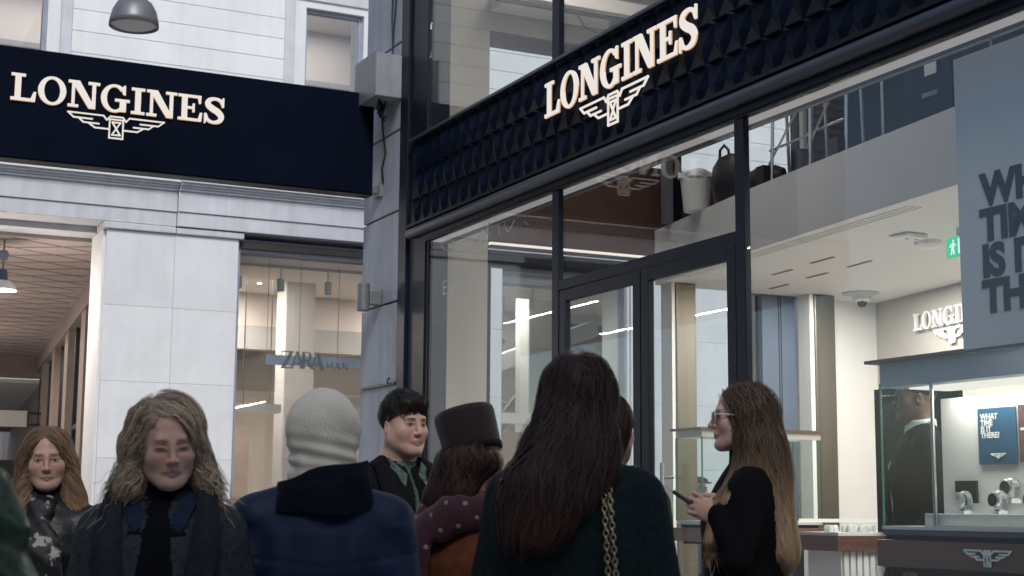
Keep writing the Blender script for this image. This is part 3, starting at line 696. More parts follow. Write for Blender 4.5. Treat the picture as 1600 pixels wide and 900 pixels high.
for x in (4.0, 4.8): MB().tube([(x,35.05,0),(x,35.05,1.9)], .03, 8).build('post', M['black'], db)

# pale blue outline letters and strokes just behind the left pane
nl = empty('pane_lettering', (4.655,10.4,3.0)); tag(nl, 'thin pale blue outline letters on the pane by the cream wall', 'lettering')
mcy = mat('pale_blue_line', (.42,.62,.72), .5, var=.1)
pin(txt('EDIC', .165, mcy, None, lambda u, w, d: Vector((4.652-(d+.001)*.5, 10.715-u*1.08, 2.955+w)), 'letter', bold=-.003, thick=.001, spacing=1.25), nl)
mb = MB()
for a in ([(10.76,3.36),(10.66,3.30),(10.52,3.31),(10.53,3.36)], [(10.44,3.34),(10.34,3.25),(10.18,3.24),(10.06,3.30),(9.98,3.36)], [(10.0,3.25),(9.93,3.33),(9.87,3.40)], [(9.93,3.33),(9.84,3.30)], [(9.72,3.36),(9.70,3.26)], [(9.62,3.35),(9.56,3.27),(9.46,3.34)], [(9.30,3.30),(9.24,3.27)]):
    c = catmull([(y, z, 0) for y, z in a], 6); mb.tube([(4.653,p[0],p[1]) for p in c], .0035, 5)
pin(mb.build('scribble', mcy, None), nl)

# hanging printed banner just behind the right pane
bn = empty('hanging_banner', (4.75,4.2,2.03)); tag(bn, 'tall grey-white hanging panel with big navy question letters behind right pane', 'banner')
M['banner'] = mat('banner_fabric', (.74,.75,.77), .8, var=.05, scale=1.5)
M['banner_ink'] = mat('navy_ink', (.003,.008,.022), .8, var=.25, scale=5)
PB('panel', 'banner', bn, (4.752,4.768,2.6,5.132,2.03,3.36)); PB('hem_bar', 'rail', bn, (4.748,4.772,2.6,5.134,2.016,2.029))
for k, s_ in enumerate(('WHAT','TIME','IS IT','THERE?')):
    o = txt(s_, .192, M['banner_ink'], None, lambda u, w, d, k=k: Vector((4.7505-(d+.002)*.5, 4.995-u-(.012 if k in (0,) else .0), 2.658-k*.158+w)), 'lettering', bold=.0095, thick=.002); pin(o, bn)
for y in (4.9, 3.0): pin(MB().tube([(4.76,y,3.36),(4.76,y,3.42)], .004, 6).build('hanger', M['steel'], None), bn)

# exit sign, detectors, dome camera under the ceiling
ex = empty('exit_sign', (7.45,8.1,3.1)); tag(ex, 'small green lit exit sign under the shop ceiling', 'sign')
_e = MB(); PB('light_box', 'green_sign', ex, (7.44,7.47,7.93,8.17,3.10,3.24)); PB('stem', 'white_plastic', ex, (7.445,7.465,8.03,8.07,3.24,3.30))
mb = MB()
fe = lambda a, b, d: (7.4385-d, 8.15-a, 3.115+b)
for k, pl_ in enumerate(([(.02,.0),(.035,.0),(.05,.045),(.035,.05)], [(.05,.0),(.065,.0),(.058,.045),(.045,.05)], [(.03,.045),(.06,.045),(.062,.085),(.04,.085)], [(.012,.06),(.03,.08),(.034,.07),(.018,.05)], [(.06,.08),(.08,.065),(.076,.058),(.06,.07)], [(.045,.09),(.06,.09),(.06,.105),(.045,.105)], rect(.10,.15,0,.11), rect(.16,.21,.05,.062), [(.19,.03),(.215,.056),(.19,.082)])):
    mb.prism(pl_, fe, 0, .001+k*.0002)
pin(mb.build('pictogram', M['sign_white'], None), ex)
def ceil_thing(name, lab, cat, prof, x, y, z, m='white_plastic', extra=None):
    r_ = empty(name, (x,y,z)); tag(r_, lab, cat)
    pin(MB().lathe(prof, (x,y,z), 28).build('housing', M[m], None, smooth=True), r_)
    if extra: pin(extra.build('lens', M['black'], None, smooth=True), r_)
    return r_
ceil_thing('security_camera', 'white dome camera with dark lens on ceiling near the beige wall', 'camera', [(.085,.048),(.085,.02),(.07,-.005),(.001,-.012)], 9.10, 11.14, 3.25, extra=MB().lathe([(.001,-.055),(.03,-.048),(.045,-.02),(.048,.0)], (9.085,11.12,3.25), 20))
ceil_thing('ceiling_speaker', 'wide flat round speaker disc on ceiling beside the dome camera', 'speaker', [(.17,.005),(.168,-.006),(.14,-.010),(.001,-.010)], 8.93, 10.95, 3.294, 'zara_beam')
ceil_thing('smoke_detector', 'round white smoke detector on ceiling beside the exit sign', 'detector', [(.10,.02),(.10,-.005),(.06,-.03),(.001,-.03)], 7.63, 8.57, 3.279)
el = empty('ceiling_fitting', (7.32,8.42,3.25)); tag(el, 'square white ceiling fitting with two small holes left of the smoke detector', 'fitting')
PB('housing', 'white_plastic', el, (7.22,7.42,8.33,8.52,3.262,3.298), bevel=.01); PB('shadow_gap', 'brown', el, (7.23,7.41,8.34,8.51,3.2985,3.2995))
for dx in (-.04, .05): pin(MB().lathe([(.001,-.002),(.016,-.002),(.016,.0)], (7.32+dx,8.40,3.262), 12).build('hole', M['black'], None), el)
# ---- track spotlight on the upper floor
ts = empty('track_rail', (5.6,10,5.15)); tag(ts, 'black ceiling track with one spotlight seen through the upper pane', 'track light')
PB('rail', 'black', ts, (4.76,7.6,9.98,10.02,5.135,5.16)); pin(MB().lathe([(.001,0),(.055,0),(.055,.16),(.02,.17),(.001,.17)], (5.80,10.0,4.96), 18).build('spotlight', M['black'], None, smooth=False), ts)
pin(MB().tube([(5.45,10,5.135),(5.52,9.99,5.03),(5.62,9.98,5.0),(5.72,9.99,5.03)], .005, 6).build('loose_cable', M['black'], None), ts)
for x in (4.9, 7.4): pin(MB().tube([(x,10,5.16),(x,10,6.22)], .006, 6).build('hanger', M['black'], None), ts)

# ---- mezzanine clutter
bk = empty('bucket', (6.88,10.53,3.79)); tag(bk, 'white plastic bucket with crumpled liner standing on the mezzanine edge', 'bucket')
pin(MB().lathe([(.001,0),(.105,.0),(.135,.30),(.142,.30),(.142,.32),(.132,.32),(.10,.02),(.001,.015)], (6.88,10.53,3.792), 32).build('pail', M['white_plastic'], None, smooth=False), bk)
rg = [[(6.88+(.145+.012*math.sin(5*a+j))*math.cos(a)*(1-.05*j), 10.53+(.145+.012*math.sin(5*a+j))*math.sin(a)*(1-.05*j), 4.07+.05*min(j,1)+.018*math.sin(3*a+1)*(j > 0)) for a in [2*math.pi*k/36 for k in range(36)]] for j in range(3)]
pin(MB().loft(rg).build('liner', M['white_plastic'], None, smooth=True), bk)
bg = empty('backpack', (6.98,10.17,3.79)); tag(bg, 'black backpack with top loop beside the white bucket', 'bag')
rings = []
for j, (z, w, d) in enumerate(((0,.17,.10),(.02,.21,.13),(.2,.22,.14),(.32,.18,.12),(.40,.12,.08),(.425,.05,.03))):
    rings.append([(6.98+d*math.cos(a)+.012*math.sin(3*a+j), 10.15+w*math.sin(a)+.015*math.sin(2*a+j), 3.792+z) for a in [2*math.pi*k/24 for k in range(24)]])
pin(MB().loft(rings, caps=True).build('bag_body', M['black'], None, smooth=True), bg)
pin(MB().tube([(6.97,10.31,4.16),(6.97,10.30,4.28),(6.97,10.24,4.31),(6.97,10.18,4.26),(6.97,10.17,4.20)], .012, 8).build('loop', M['black'], None, smooth=True), bg)
lb = empty('black_holdall', (6.98,9.73,3.79)); tag(lb, 'low black holdall lying behind the mullion on the mezzanine', 'bag')
rings = [[(6.96+d*math.cos(a), 9.70+w*math.sin(a), 3.792+z+.02*math.sin(4*a)*z*4) for a in [2*math.pi*k/24 for k in range(24)]] for z, w, d in ((0,.24,.12),(.08,.28,.15),(.16,.26,.13),(.20,.16,.07))]
pin(MB().loft(rings, caps=True).build('bag_body', M['black'], None, smooth=True), lb)
def trestle(y0, y1, x, lab, top=5.2):
    t = empty('scaffold_trestle', (x, (y0+y1)/2, 3.79)); tag(t, lab, 'scaffold', 'steel trestles on the mezzanine')
    for y in (y0, y1):
        for s in (-.14, .14): pin(MB().tube([(x+s,y+s*.5,3.79),(x+s*.25,y,top)], .014, 8).build('leg', M['steel'], None), t)
    for z, k in ((4.08,.0),(4.48,.0),(4.85,0)):
        pin(MB().tube([(x-.1,y0,z),(x-.1,y1,z+.02)], .010, 8).build('rung', M['steel'], None), t)
    pin(MB().tube([(x-.12,y0,3.95),(x-.12,y1,4.42)], .009, 8).build('brace', M['steel'], None), t)
    for y in (y0, y1): pin(B('foot_clamp', M['black'], None, (x-.20,x-.13,y-.05,y+.05,3.792,3.95)), t)
trestle(9.44, 8.95, 6.95, 'steel tube trestle nearest the white bucket and bags'); trestle(8.87, 8.45, 6.88, 'steel tube trestle nearer the tall dark bin', 5.4)
sp = B('support_pole', M['steel'], None, (7.02,7.05,8.30,8.33,3.79,6.21)); tag(sp, 'single upright steel pole between the trestles and dark bin', 'pole')
MB().lathe([(.001,0),(.06,0),(.06,.012),(.001,.012)], (7.035,8.315,3.79), 14).build('base_plate', M['steel'], sp)
gp = empty('steel_post', (6.95,11.08,3.79)); tag(gp, 'slim grey steel post with dark strip at the left end of mezzanine', 'post'); PB('post', 'grey_metal', gp, (6.90,6.98,11.05,11.12,3.79,5.3)); PB('glass_fin', 'navy', gp, (6.99,7.07,11.05,11.10,3.79,5.3))
bi = empty('dark_cabinet', (6.9,7.28,3.79)); tag(bi, 'tall dark cabinet with a taped paper note on the mezzanine', 'cabinet')
PB('body', 'navy', bi, (6.62,7.1,7.16,7.62,3.79,5.0), bevel=.01); PB('paper_note', 'white_plastic', bi, (6.612,6.618,7.30,7.41,4.12,4.34)); PB('light_bar', 'rail', bi, (6.60,6.618,7.22,7.52,4.42,4.45)); PB('handle_cut', 'grey_metal', bi, (6.612,6.618,7.30,7.44,3.98,4.01))
pt = B('partition_panel', M['dark_wall'], None, (6.55,8.9,7.02,7.07,3.79,6.2)); tag(pt, 'dark partition panel closing the mezzanine behind the banner edge', 'partition'); MB().box(6.54,6.549,7.02,7.07,3.79,6.2).build('edge_trim', M['navy'], pt)

# ---- display case right behind the near pane
dc = empty('display_case', (5.2,4.8,.15)); tag(dc, 'lit glass display case on a dark walnut body in the front window', 'display case')
Y1, Y0 = 6.0, 2.7
PB('lid_plate', 'wood', dc, (4.96,5.46,Y0,6.07,2.052,2.068)); M['lid'] = mat('lid_grey', (.42,.49,.57), .5, var=.05)
PB('lid_housing', 'lid', dc, (5.0,5.42,Y0,6.0,1.93,2.051))
PB('lid_light', 'ledstrip', dc, (5.10,5.36,Y0+.1,5.9,1.922,1.929))
PB('glass_front', 'glass_case', dc, (5.0,5.008,Y0,5.99,1.25,1.93)); PB('glass_end', 'glass_case', dc, (5.0,5.40,5.992,6.0,1.25,1.93)); PB('glass_edge', 'glass_edge', dc, (4.996,5.006,5.995,6.003,1.25,1.95))
pin(MB().tube([(5.03,5.66,1.25),(5.03,5.66,1.93)], .010, 12).build('rod', M['steel'], None), dc)
PB('back_panel', 'white_in', dc, (5.30,5.33,Y0,5.90,1.252,1.88)); PB('plinth', 'white_plastic', dc, (4.99,5.44,Y0,6.0,1.232,1.249)); PB('blue_band', M['blue_grey'], dc, (4.992,5.44,Y0,5.995,1.206,1.231)); PB('shadow_gap', 'navy', dc, (5.02,5.42,Y0,5.96,1.182,1.205))
PB('walnut_body', 'wood', dc, (4.985,5.44,Y0,6.04,1.052,1.181), bevel=.004); PB('under_shelf', 'navy', dc, (5.04,5.42,Y0,5.97,1.025,1.051)); PB('base', 'navy', dc, (5.08,5.40,Y0,5.86,.15,1.024))
PB('step_platform', 'white_plastic', dc, (5.05,5.29,4.3,5.76,1.2505,1.31), bevel=.004); PB('watch_step', 'white_in', dc, (5.20,5.298,4.4,5.6,1.3105,1.36))
emblem(.148, .006, lambda a, b, d: (4.984-d, 5.272-a, 1.146+b), 0, 0, 'winged_hourglass', M['steel'], None, .06); pin(bpy.data.objects[-1] if False else [o for o in COL.objects if o.name.startswith('winged_hourglass')][-1], dc)
for k in range(9): PB('vent_slat', 'black', dc, (5.285,5.298,5.655+k*.017,5.665+k*.017,1.352,1.47))
area('case_light', (5.2,4.7,1.915), .12, 2.2, 12, (1,.94,.88))
po = empty('blue_poster', (5.29,5.5,1.55)); tag(po, 'small blue poster with white question text in the display case', 'poster')
PB('sheet', 'poster_blue', po, (5.288,5.297,5.383,5.632,1.545,1.815))
for k, s_ in enumerate(('WHAT','TIME','IS IT','THERE?')): pin(txt(s_, .038, M['white_letter'], None, lambda u, w, d, k=k: Vector((5.2866-(d+.001)*.5, 5.612-u, 1.762-k*.030+w)), 'lettering', bold=.0012, thick=.001), po)
emblem(.045, .002, lambda a, b, d: (5.2865-d, 5.50-a, 1.595+b), 0, 0, 'winged_hourglass', M['white_letter'], None, .09); pin([o for o in COL.objects if o.name.startswith('winged_hourglass')][-1], po)
po2 = empty('picture_poster', (5.29,5.2,1.55)); tag(po2, 'dark brown picture poster right of the blue one in display case', 'poster'); PB('sheet', 'poster_dark', po2, (5.288,5.297,5.12,5.365,1.55,1.82)); PB('logo_bar', 'white_letter', po2, (5.284,5.2875,5.30,5.35,1.70,1.712))
watch_n = [0]
def watch(x, y, z, lab, s=1.0, face='white_plastic'):
    w = empty('wristwatch', (x,y,z)); tag(w, lab, 'watch', 'watches in the window display')
    mb = MB()
    for k in range(20):
        a0, a1 = 2*math.pi*k/20, 2*math.pi*(k+1)/20
        for (ra, rb) in ((.040,.047),):
            P = [(x+s*.026*math.cos(a)*rr/.047, y+sg*s*.0125, z+s*.045+s*.042*math.sin(a)*rr/.047) for a in (a0, a1) for rr in (ra, rb) for sg in (-1, 1)]
            mb.add(P, [(0,1,3,2),(4,6,7,5),(0,4,5,1),(2,3,7,6),(0,2,6,4),(1,5,7,3)])
    pin(mb.build('bracelet', M['steel'], None, smooth=False), w)
    cx = x-s*.030
    pin(MB().lathe([(.001,-.009),(.026*s,-.009),(.030*s,-.004),(.030*s,.006),(.001,.006)], (cx,y,z+s*.052), 24, 'x').build('watch_case', M['steel'], None), w)
    pin(MB().lathe([(.001,-.0102),(.0235*s,-.0102),(.0235*s,-.0095)], (cx,y,z+s*.052), 20, 'x').build('dial', M[face], None), w)
    pin(MB().box(cx-.0135,cx-.0118,y-.001,y+.001,z+s*.055,z+s*.055+.014*s).box(cx-.0135,cx-.0118,y-.010*s,y,z+s*.055-.001,z+s*.055+.001).build('hands', M['black'], None), w)
    pin(MB().box(x-.022*s,x+.022*s,y-.016*s,y+.016*s,z-.002,z+.012*s).build('cushion', M['white_plastic'], None, bevel=.003), w)
watch(5.18, 5.62, 1.31, 'leftmost steel watch with pale dial in the window display', 1.25)
watch(5.15, 5.36, 1.31, 'steel watch with black dial, lower of the stacked pair', 1.25, 'black')
watch(5.25, 5.38, 1.362, 'steel watch raised on the step above the black dial one', 1.35, 'brass')
watch(5.15, 5.14, 1.31, 'steel watch at the right end of the window display', 1.25, 'wood_l')

dp = empty('dark_display_panel', (6.45,7.4,.15)); tag(dp, 'dark navy standing panel with pale outline letters behind the suited person', 'panel')
PB('board', 'navy', dp, (6.45,6.49,7.03,7.80,.15,2.10)); PB('base', 'navy', dp, (6.35,6.6,7.1,7.7,.15,.20))
pin(txt('IO', .12, M['poster_blue'] if False else mat('pale_ink', (.25,.33,.40), .5), None, lambda u, w, d: Vector((6.449-(d+.001)*.5, 7.26-u, 1.60+w)), 'lettering', bold=-.003, thick=.001, spacing=1.1), dp)
# ---- smaller glass case farther in, and the counter beside it
c2 = empty('glass_vitrine', (5.9,8.45,.15)); tag(c2, 'clear glass vitrine with thin wooden lid and walnut shelf behind the door', 'display case')
a0, a1, b0, b1 = 5.44, 6.39, 8.29, 8.60
PB('lid', 'wood_l', c2, (a0-.03,a1+.03,b0-.03,b1+.03,1.835,1.850)); PB('lid_housing', 'white_in', c2, (a0,a1,b0,b1,1.79,1.834))
PB('glass_side', 'glass_case', c2, (a0,a1,b0,b0+.008,1.25,1.79)); PB('glass_side', 'glass_case', c2, (a0,a1,b1-.008,b1,1.25,1.79)); PB('glass_side', 'glass_case', c2, (a0,a0+.008,b0+.009,b1-.009,1.25,1.79)); PB('glass_side', 'glass_case', c2, (a1-.008,a1,b0+.009,b1-.009,1.25,1.79))
for x, y in ((a0,b0),(a1,b0),(a0,b1),(a1,b1)): PB('glass_edge', 'glass_edge', c2, (x-.004,x+.004,y-.004,y+.004,1.25,1.79))
PB('plinth', 'white_in', c2, (a0,a1,b0,b1,1.226,1.249)); PB('shadow_gap', 'navy', c2, (a0+.02,a1-.02,b0+.02,b1-.02,1.205,1.225)); PB('shelf', 'wood_l', c2, (a0-.02,a1+.02,b0-.02,b1+.02,1.118,1.204)); PB('under_shelf', 'navy', c2, (a0+.03,a1-.03,b0+.03,b1-.03,1.10,1.117)); PB('leg', 'navy', c2, (5.52,5.57,8.38,8.44,.15,1.10)); PB('leg', 'navy', c2, (6.25,6.30,8.38,8.44,.15,1.10))
ct = empty('sales_counter', (6.8,7.9,.15)); tag(ct, 'sales counter with glowing strip, watch trays and fluted white front', 'counter')
PB('walnut_band', 'wood', ct, (6.05,7.6,7.70,8.15,1.07,1.165)); PB('tray_top', 'white_in', ct, (6.07,7.58,7.72,8.13,1.1655,1.185)); PB('glow_strip', 'ledstrip', ct, (6.07,7.58,8.10,8.12,1.245,1.268)); PB('glass_cover', 'glass_case', ct, (6.07,7.58,7.72,7.726,1.186,1.27)); PB('core', 'white_in', ct, (6.12,7.5,7.76,8.1,.15,1.069))
for k in range(26): PB('flute', 'white_plastic', ct, (6.13+k*.052,6.165+k*.052,7.742,7.759,.15,1.068))
tr = MB()
for k in range(44):
    x = 6.12+rng.random()*1.35; y = 7.76+rng.random()*.3
    tr.lathe([(.001,.045),(.018,.04),(.022,.02),(.024,0)], (x,y,1.186), 8)
tag(pin(tr.build('watch_cushions', M['white_plastic'], None, smooth=True), ct), kind='stuff')

# ================================================================== building beside the lane, and an added shade block behind the camera
M['dark_pane'] = mat('dark_pane', (.02,.024,.03), .08, spec=.6)
def block(name, lab, m, axis, c, lo, hi, zt, shop_m, sgn):
    r_ = empty(name, ((c, (lo+hi)/2, 0) if axis == 'x' else ((lo+hi)/2, c, 0))); tag(r_, lab, 'building')
    def bx(u0, u1, d0, d1, z0, z1):
        d0, d1 = c+sgn*d0, c+sgn*d1
        return (d0,d1,u0,u1,z0,z1) if axis == 'x' else (u0,u1,d0,d1,z0,z1)
    n = int((hi-lo)/2.6); w = (hi-lo)/n
    PB('core', m, r_, bx(lo, hi, -.5, -3.0, 0, zt))
    for z0, z1 in ((0,.5),(3.3,4.4),(6.6,7.4))+(((9.6,zt),) if zt > 10.0 else ()): PB('wall_band', m, r_, bx(lo, hi, 0, -.498, z0, z1))
    for z0, z1 in ((.5,3.3),(4.4,6.6),(7.4,min(9.6,zt-.3))):
        for k in range(n+1):
            u = lo+k*w; PB('wall_pier', m, r_, bx(max(lo,u-.6), min(hi,u+.6), 0, -.498, z0, z1))
        for k in range(n):
            u = lo+(k+.5)*w; f = PB('window', 'navy_frame', r_, bx(u-w/2+.6, u+w/2-.6, -.25, -.30, z0, z0+.08), bx(u-w/2+.6, u+w/2-.6, -.25, -.30, z1-.08, z1), bx(u-.03, u+.03, -.25, -.30, z0+.08, z1-.08))
            PB('pane', 'dark_pane', f, bx(u-w/2+.6, u+w/2-.6, -.31, -.32, z0, z1))
    PB('cornice', 'cornice', r_, bx(lo, hi, .25, 0.002, zt-.3, zt))
block('plastered_building', 'pale plastered building along the left side of the lane', 'stucco', 'x', -7.6, -4.5, 15.0, 14.5, None, 1)
block('rear_shade_block', 'unseen pale building added behind the viewer to shade the people', 'stucco', 'y', -5.0, -7.5, 9.0, 10.1, None, 1)  # unseen, added and sized to keep the sun off the people
# ================================================================== PEOPLE
# bodies and clothes are grown as smooth distance fields and meshed with surface nets
def _f(*a): return np.array(a, np.float32)
def capsule(a, b, ra, rb, sq=(1,1,1)):
    a = _f(*a); b = _f(*b); q = _f(*sq)
    def fn(P):
        p = P*(1/q); A = a/q; ab = b/q-A; t = np.clip(((p-A)@ab)/max(float(ab@ab),1e-9), 0, 1)
        return (np.linalg.norm(p-A-t[:,None]*ab, axis=1)-(ra+(rb-ra)*t))*float(q.min())
    return fn
def ellip(c, r, rot=None):
    c = _f(*c); r = _f(*r); m = np.array(Euler(rot).to_matrix(), np.float32) if rot else None
    def fn(P):
        p = P-c
        if m is not None: p = p@m
        k0 = np.linalg.norm(p/r, axis=1); k1 = np.linalg.norm(p/(r*r), axis=1)+1e-9
        return k0*(k0-1)/k1
    return fn
def tower(keys, ex=2.3):
    """stack of super-ellipses: (z, cx, cy, wx, wy)"""
    K = np.array(keys, np.float32)
    def fn(P):
        z = P[:,2]; g = [np.interp(z, K[:,0], K[:,i]) for i in (1,2,3,4)]
        n = (np.abs((P[:,0]-g[0])/g[2])**ex+np.abs((P[:,1]-g[1])/g[3])**ex)**(1/ex)
        return np.maximum((n-1)*np.minimum(g[2], g[3]), np.maximum(z-K[-1,0], K[0,0]-z)).astype(np.float32)
    return fn
def smin(a, b, k): h = np.clip(.5+.5*(b-a)/k, 0, 1); return b+(a-b)*h-k*h*(1-h)
def smax(a, b, k): return -smin(-a, -b, k)
def union(items, k=.03):
    """items: fn or (fn, k) or (fn, k, '-')"""
    def fn(P):
        d = None
        for it in items:
            f, kk, op = (it, k, '+') if callable(it) else (it[0], it[1], it[2] if len(it) > 2 else '+')
            e = f(P); d = e if d is None else (smin(d, e, kk) if op == '+' else smax(d, -e, kk))
        return d
    return fn
def vnoise(P, f, seed=0):
    r = np.random.RandomState(seed); o = np.zeros(len(P), np.float32)
    for i in range(5):
        k = r.normal(size=3).astype(np.float32); k /= np.linalg.norm(k); o += np.sin((P@k)*f*(1+.55*i)+r.rand()*7+1.3*np.sin((P@np.roll(k,1))*f*.7+r.rand()*6))/(1+.6*i)
    return o/2.2
def creases(P, f, seed=0):
    a = vnoise(P, f, seed); b = vnoise(P*_f(1.0,.8,1.3), f*1.7, seed+11); return np.sqrt(a*a+.03)*1.1+.6*np.sqrt(b*b+.02)-.75
def nets(fn, lo, hi, h):
    """surface nets"""
    lo = np.array(lo, float); hi = np.array(hi, float); n = np.ceil((hi-lo)/h).astype(int)+1
    ax = [lo[i]+h*np.arange(n[i]) for i in range(3)]
    G = np.stack(np.meshgrid(*ax, indexing='ij'), -1).reshape(-1,3).astype(np.float32)
    if n.prod() > 60000:                       # coarse pass first, then only near the surface
        c = 4; nc = (n+c-1)//c+1; axc = [lo[i]+h*c*np.arange(nc[i]) for i in range(3)]
        Gc = np.stack(np.meshgrid(*axc, indexing='ij'), -1).reshape(-1,3).astype(np.float32); Vc = fn(Gc).reshape(nc)
        up = Vc.repeat(c,0).repeat(c,1).repeat(c,2); o = c//2
        up = np.pad(up, ((0,0),)*3, mode='edge')[:n[0],:n[1],:n[2]] if False else Vc[np.ix_(*[np.minimum((np.arange(n[i])+o)//c, nc[i]-1) for i in range(3)])]
        V = up.astype(np.float32).ravel(); sel = np.abs(V) < h*c*1.9; idn = np.flatnonzero(sel); V[idn] = fn(G[idn]); V = V.reshape(n)
    else: V = fn(G).reshape(n)
    V[0]=V[-1]=np.maximum(V[0],1e-4); V[0]=np.abs(V[0])+1e-4; V[-1]=np.abs(V[-1])+1e-4; V[:,0]=np.abs(V[:,0])+1e-4; V[:,-1]=np.abs(V[:,-1])+1e-4; V[:,:,0]=np.abs(V[:,:,0])+1e-4; V[:,:,-1]=np.abs(V[:,:,-1])+1e-4
    ins = V < 0; m = n-1
    cn = np.zeros(m, np.int8)
    for dx in (0,1):
        for dy in (0,1):
            for dz in (0,1): cn += ins[dx:dx+m[0],dy:dy+m[1],dz:dz+m[2]]
    act = (cn > 0) & (cn < 8); A = np.argwhere(act); vid = -np.ones(m, int); vid[act] = np.arange(len(A))
    cv = {(dx,dy,dz): V[A[:,0]+dx,A[:,1]+dy,A[:,2]+dz].astype(float) for dx in (0,1) for dy in (0,1) for dz in (0,1)}
    acc = np.zeros((len(A),3)); cnt = np.zeros(len(A))
    for axn in range(3):
        o1, o2 = [q for q in range(3) if q != axn]
        for da in (0,1):
            for db in (0,1):
                off = [0,0,0]; off[o1] = da; off[o2] = db; of2 = list(off); of2[axn] = 1; va, vb = cv[tuple(off)], cv[tuple(of2)]
                cr = (va < 0) != (vb < 0); t = np.where(cr, va/np.where(cr, va-vb, 1), 0); cnt += cr
                for i in range(3): acc[:,i] += np.where(cr, t if i == axn else off[i], 0)
    verts = lo+h*(A+acc/np.maximum(cnt,1)[:,None])
    faces = []
    for axn in range(3):
        o1, o2 = [(1,2),(2,0),(0,1)][axn]
        sl = [slice(1,m[i]) for i in range(3)]; sl[axn] = slice(0,m[axn])
        a = tuple(sl); sb = list(sl); sb[axn] = slice(1,m[axn]+1); b = tuple(sb)
        ia = ins[a]; ib = ins[b]; ch = ia != ib; w = np.argwhere(ch)
        if not len(w): continue
        base = w+np.array([s.start for s in sl]); fl = ia[ch]
        def q(d1, d2):
            c = base.copy(); c[:,o1] -= d1; c[:,o2] -= d2; return vid[c[:,0],c[:,1],c[:,2]]
        quad = np.stack([q(1,1),q(0,1),q(0,0),q(1,0)], 1); quad[~fl] = quad[~fl][:,::-1]
        faces.append(quad)
    F = np.concatenate(faces) if faces else np.zeros((0,4), int)
    F = F[(F >= 0).all(1)]
    return verts, F
def npmesh(name, V, F, m, cols=None, smooth=True):
    me = bpy.data.meshes.new(name); V = np.asarray(V, np.float32); F = np.asarray(F, np.int32)
    me.vertices.add(len(V)); me.vertices.foreach_set('co', V.ravel()); k = F.shape[1]
    me.loops.add(F.size); me.loops.foreach_set('vertex_index', F.ravel()); me.polygons.add(len(F))
    me.polygons.foreach_set('loop_start', np.arange(0, F.size, k, dtype=np.int32)); me.polygons.foreach_set('loop_total', np.full(len(F), k, np.int32))
    me.update(calc_edges=True); me.validate()
    if cols is not None:
        at = me.color_attributes.new('Col', 'FLOAT_COLOR', 'POINT'); c = np.ones((len(V),4), np.float32); c[:,:3] = cols; at.data.foreach_set('color', c.ravel())
    if m: me.materials.append(m)
    if smooth: me.shade_smooth()
    return me
def attr_mat(name, rough=.5, spec=.4, sss=0.0, bump=0.0, bscale=300, sheen=0.0, var=.08, vscale=40):
    m = mat(name, (.5,.5,.5), rough, var=var, scale=vscale, bump=bump, bscale=bscale, spec=spec, sss=sss, sheen=sheen); t = m.node_tree; b = t.nodes['Principled BSDF']
    at = t.nodes.new('ShaderNodeAttribute'); at.attribute_name = 'Col'; rp = [n for n in t.nodes if n.type == 'VALTORGB'][0]
    rp.color_ramp.elements[0].color = (1-var,)*3+(1,); rp.color_ramp.elements[1].color = (1+0*var,)*3+(1,)
    mx = t.nodes.new('ShaderNodeMix'); mx.data_type = 'RGBA'; mx.blend_type = 'MULTIPLY'; mx.inputs['Factor'].default_value = 1
    t.links.new(at.outputs['Color'], mx.inputs[6]); t.links.new(rp.outputs['Color'], mx.inputs[7]); t.links.new(mx.outputs[2], b.inputs['Base Color'])
    return m
M['skin'] = attr_mat('skin', .5, .35, sss=.12, bump=.05, bscale=500, var=.10, vscale=60)
M['hair'] = attr_mat('hair', .48, .30, var=.12, vscale=30)
def cloth(name, col, rough=.85, bump=.25, bscale=350, var=.14, scale=9, sheen=.0, spec=.12, **k): return mat(name, col, rough, var=var, scale=scale, bump=bump, bscale=bscale, spec=spec, sheen=sheen, **k)

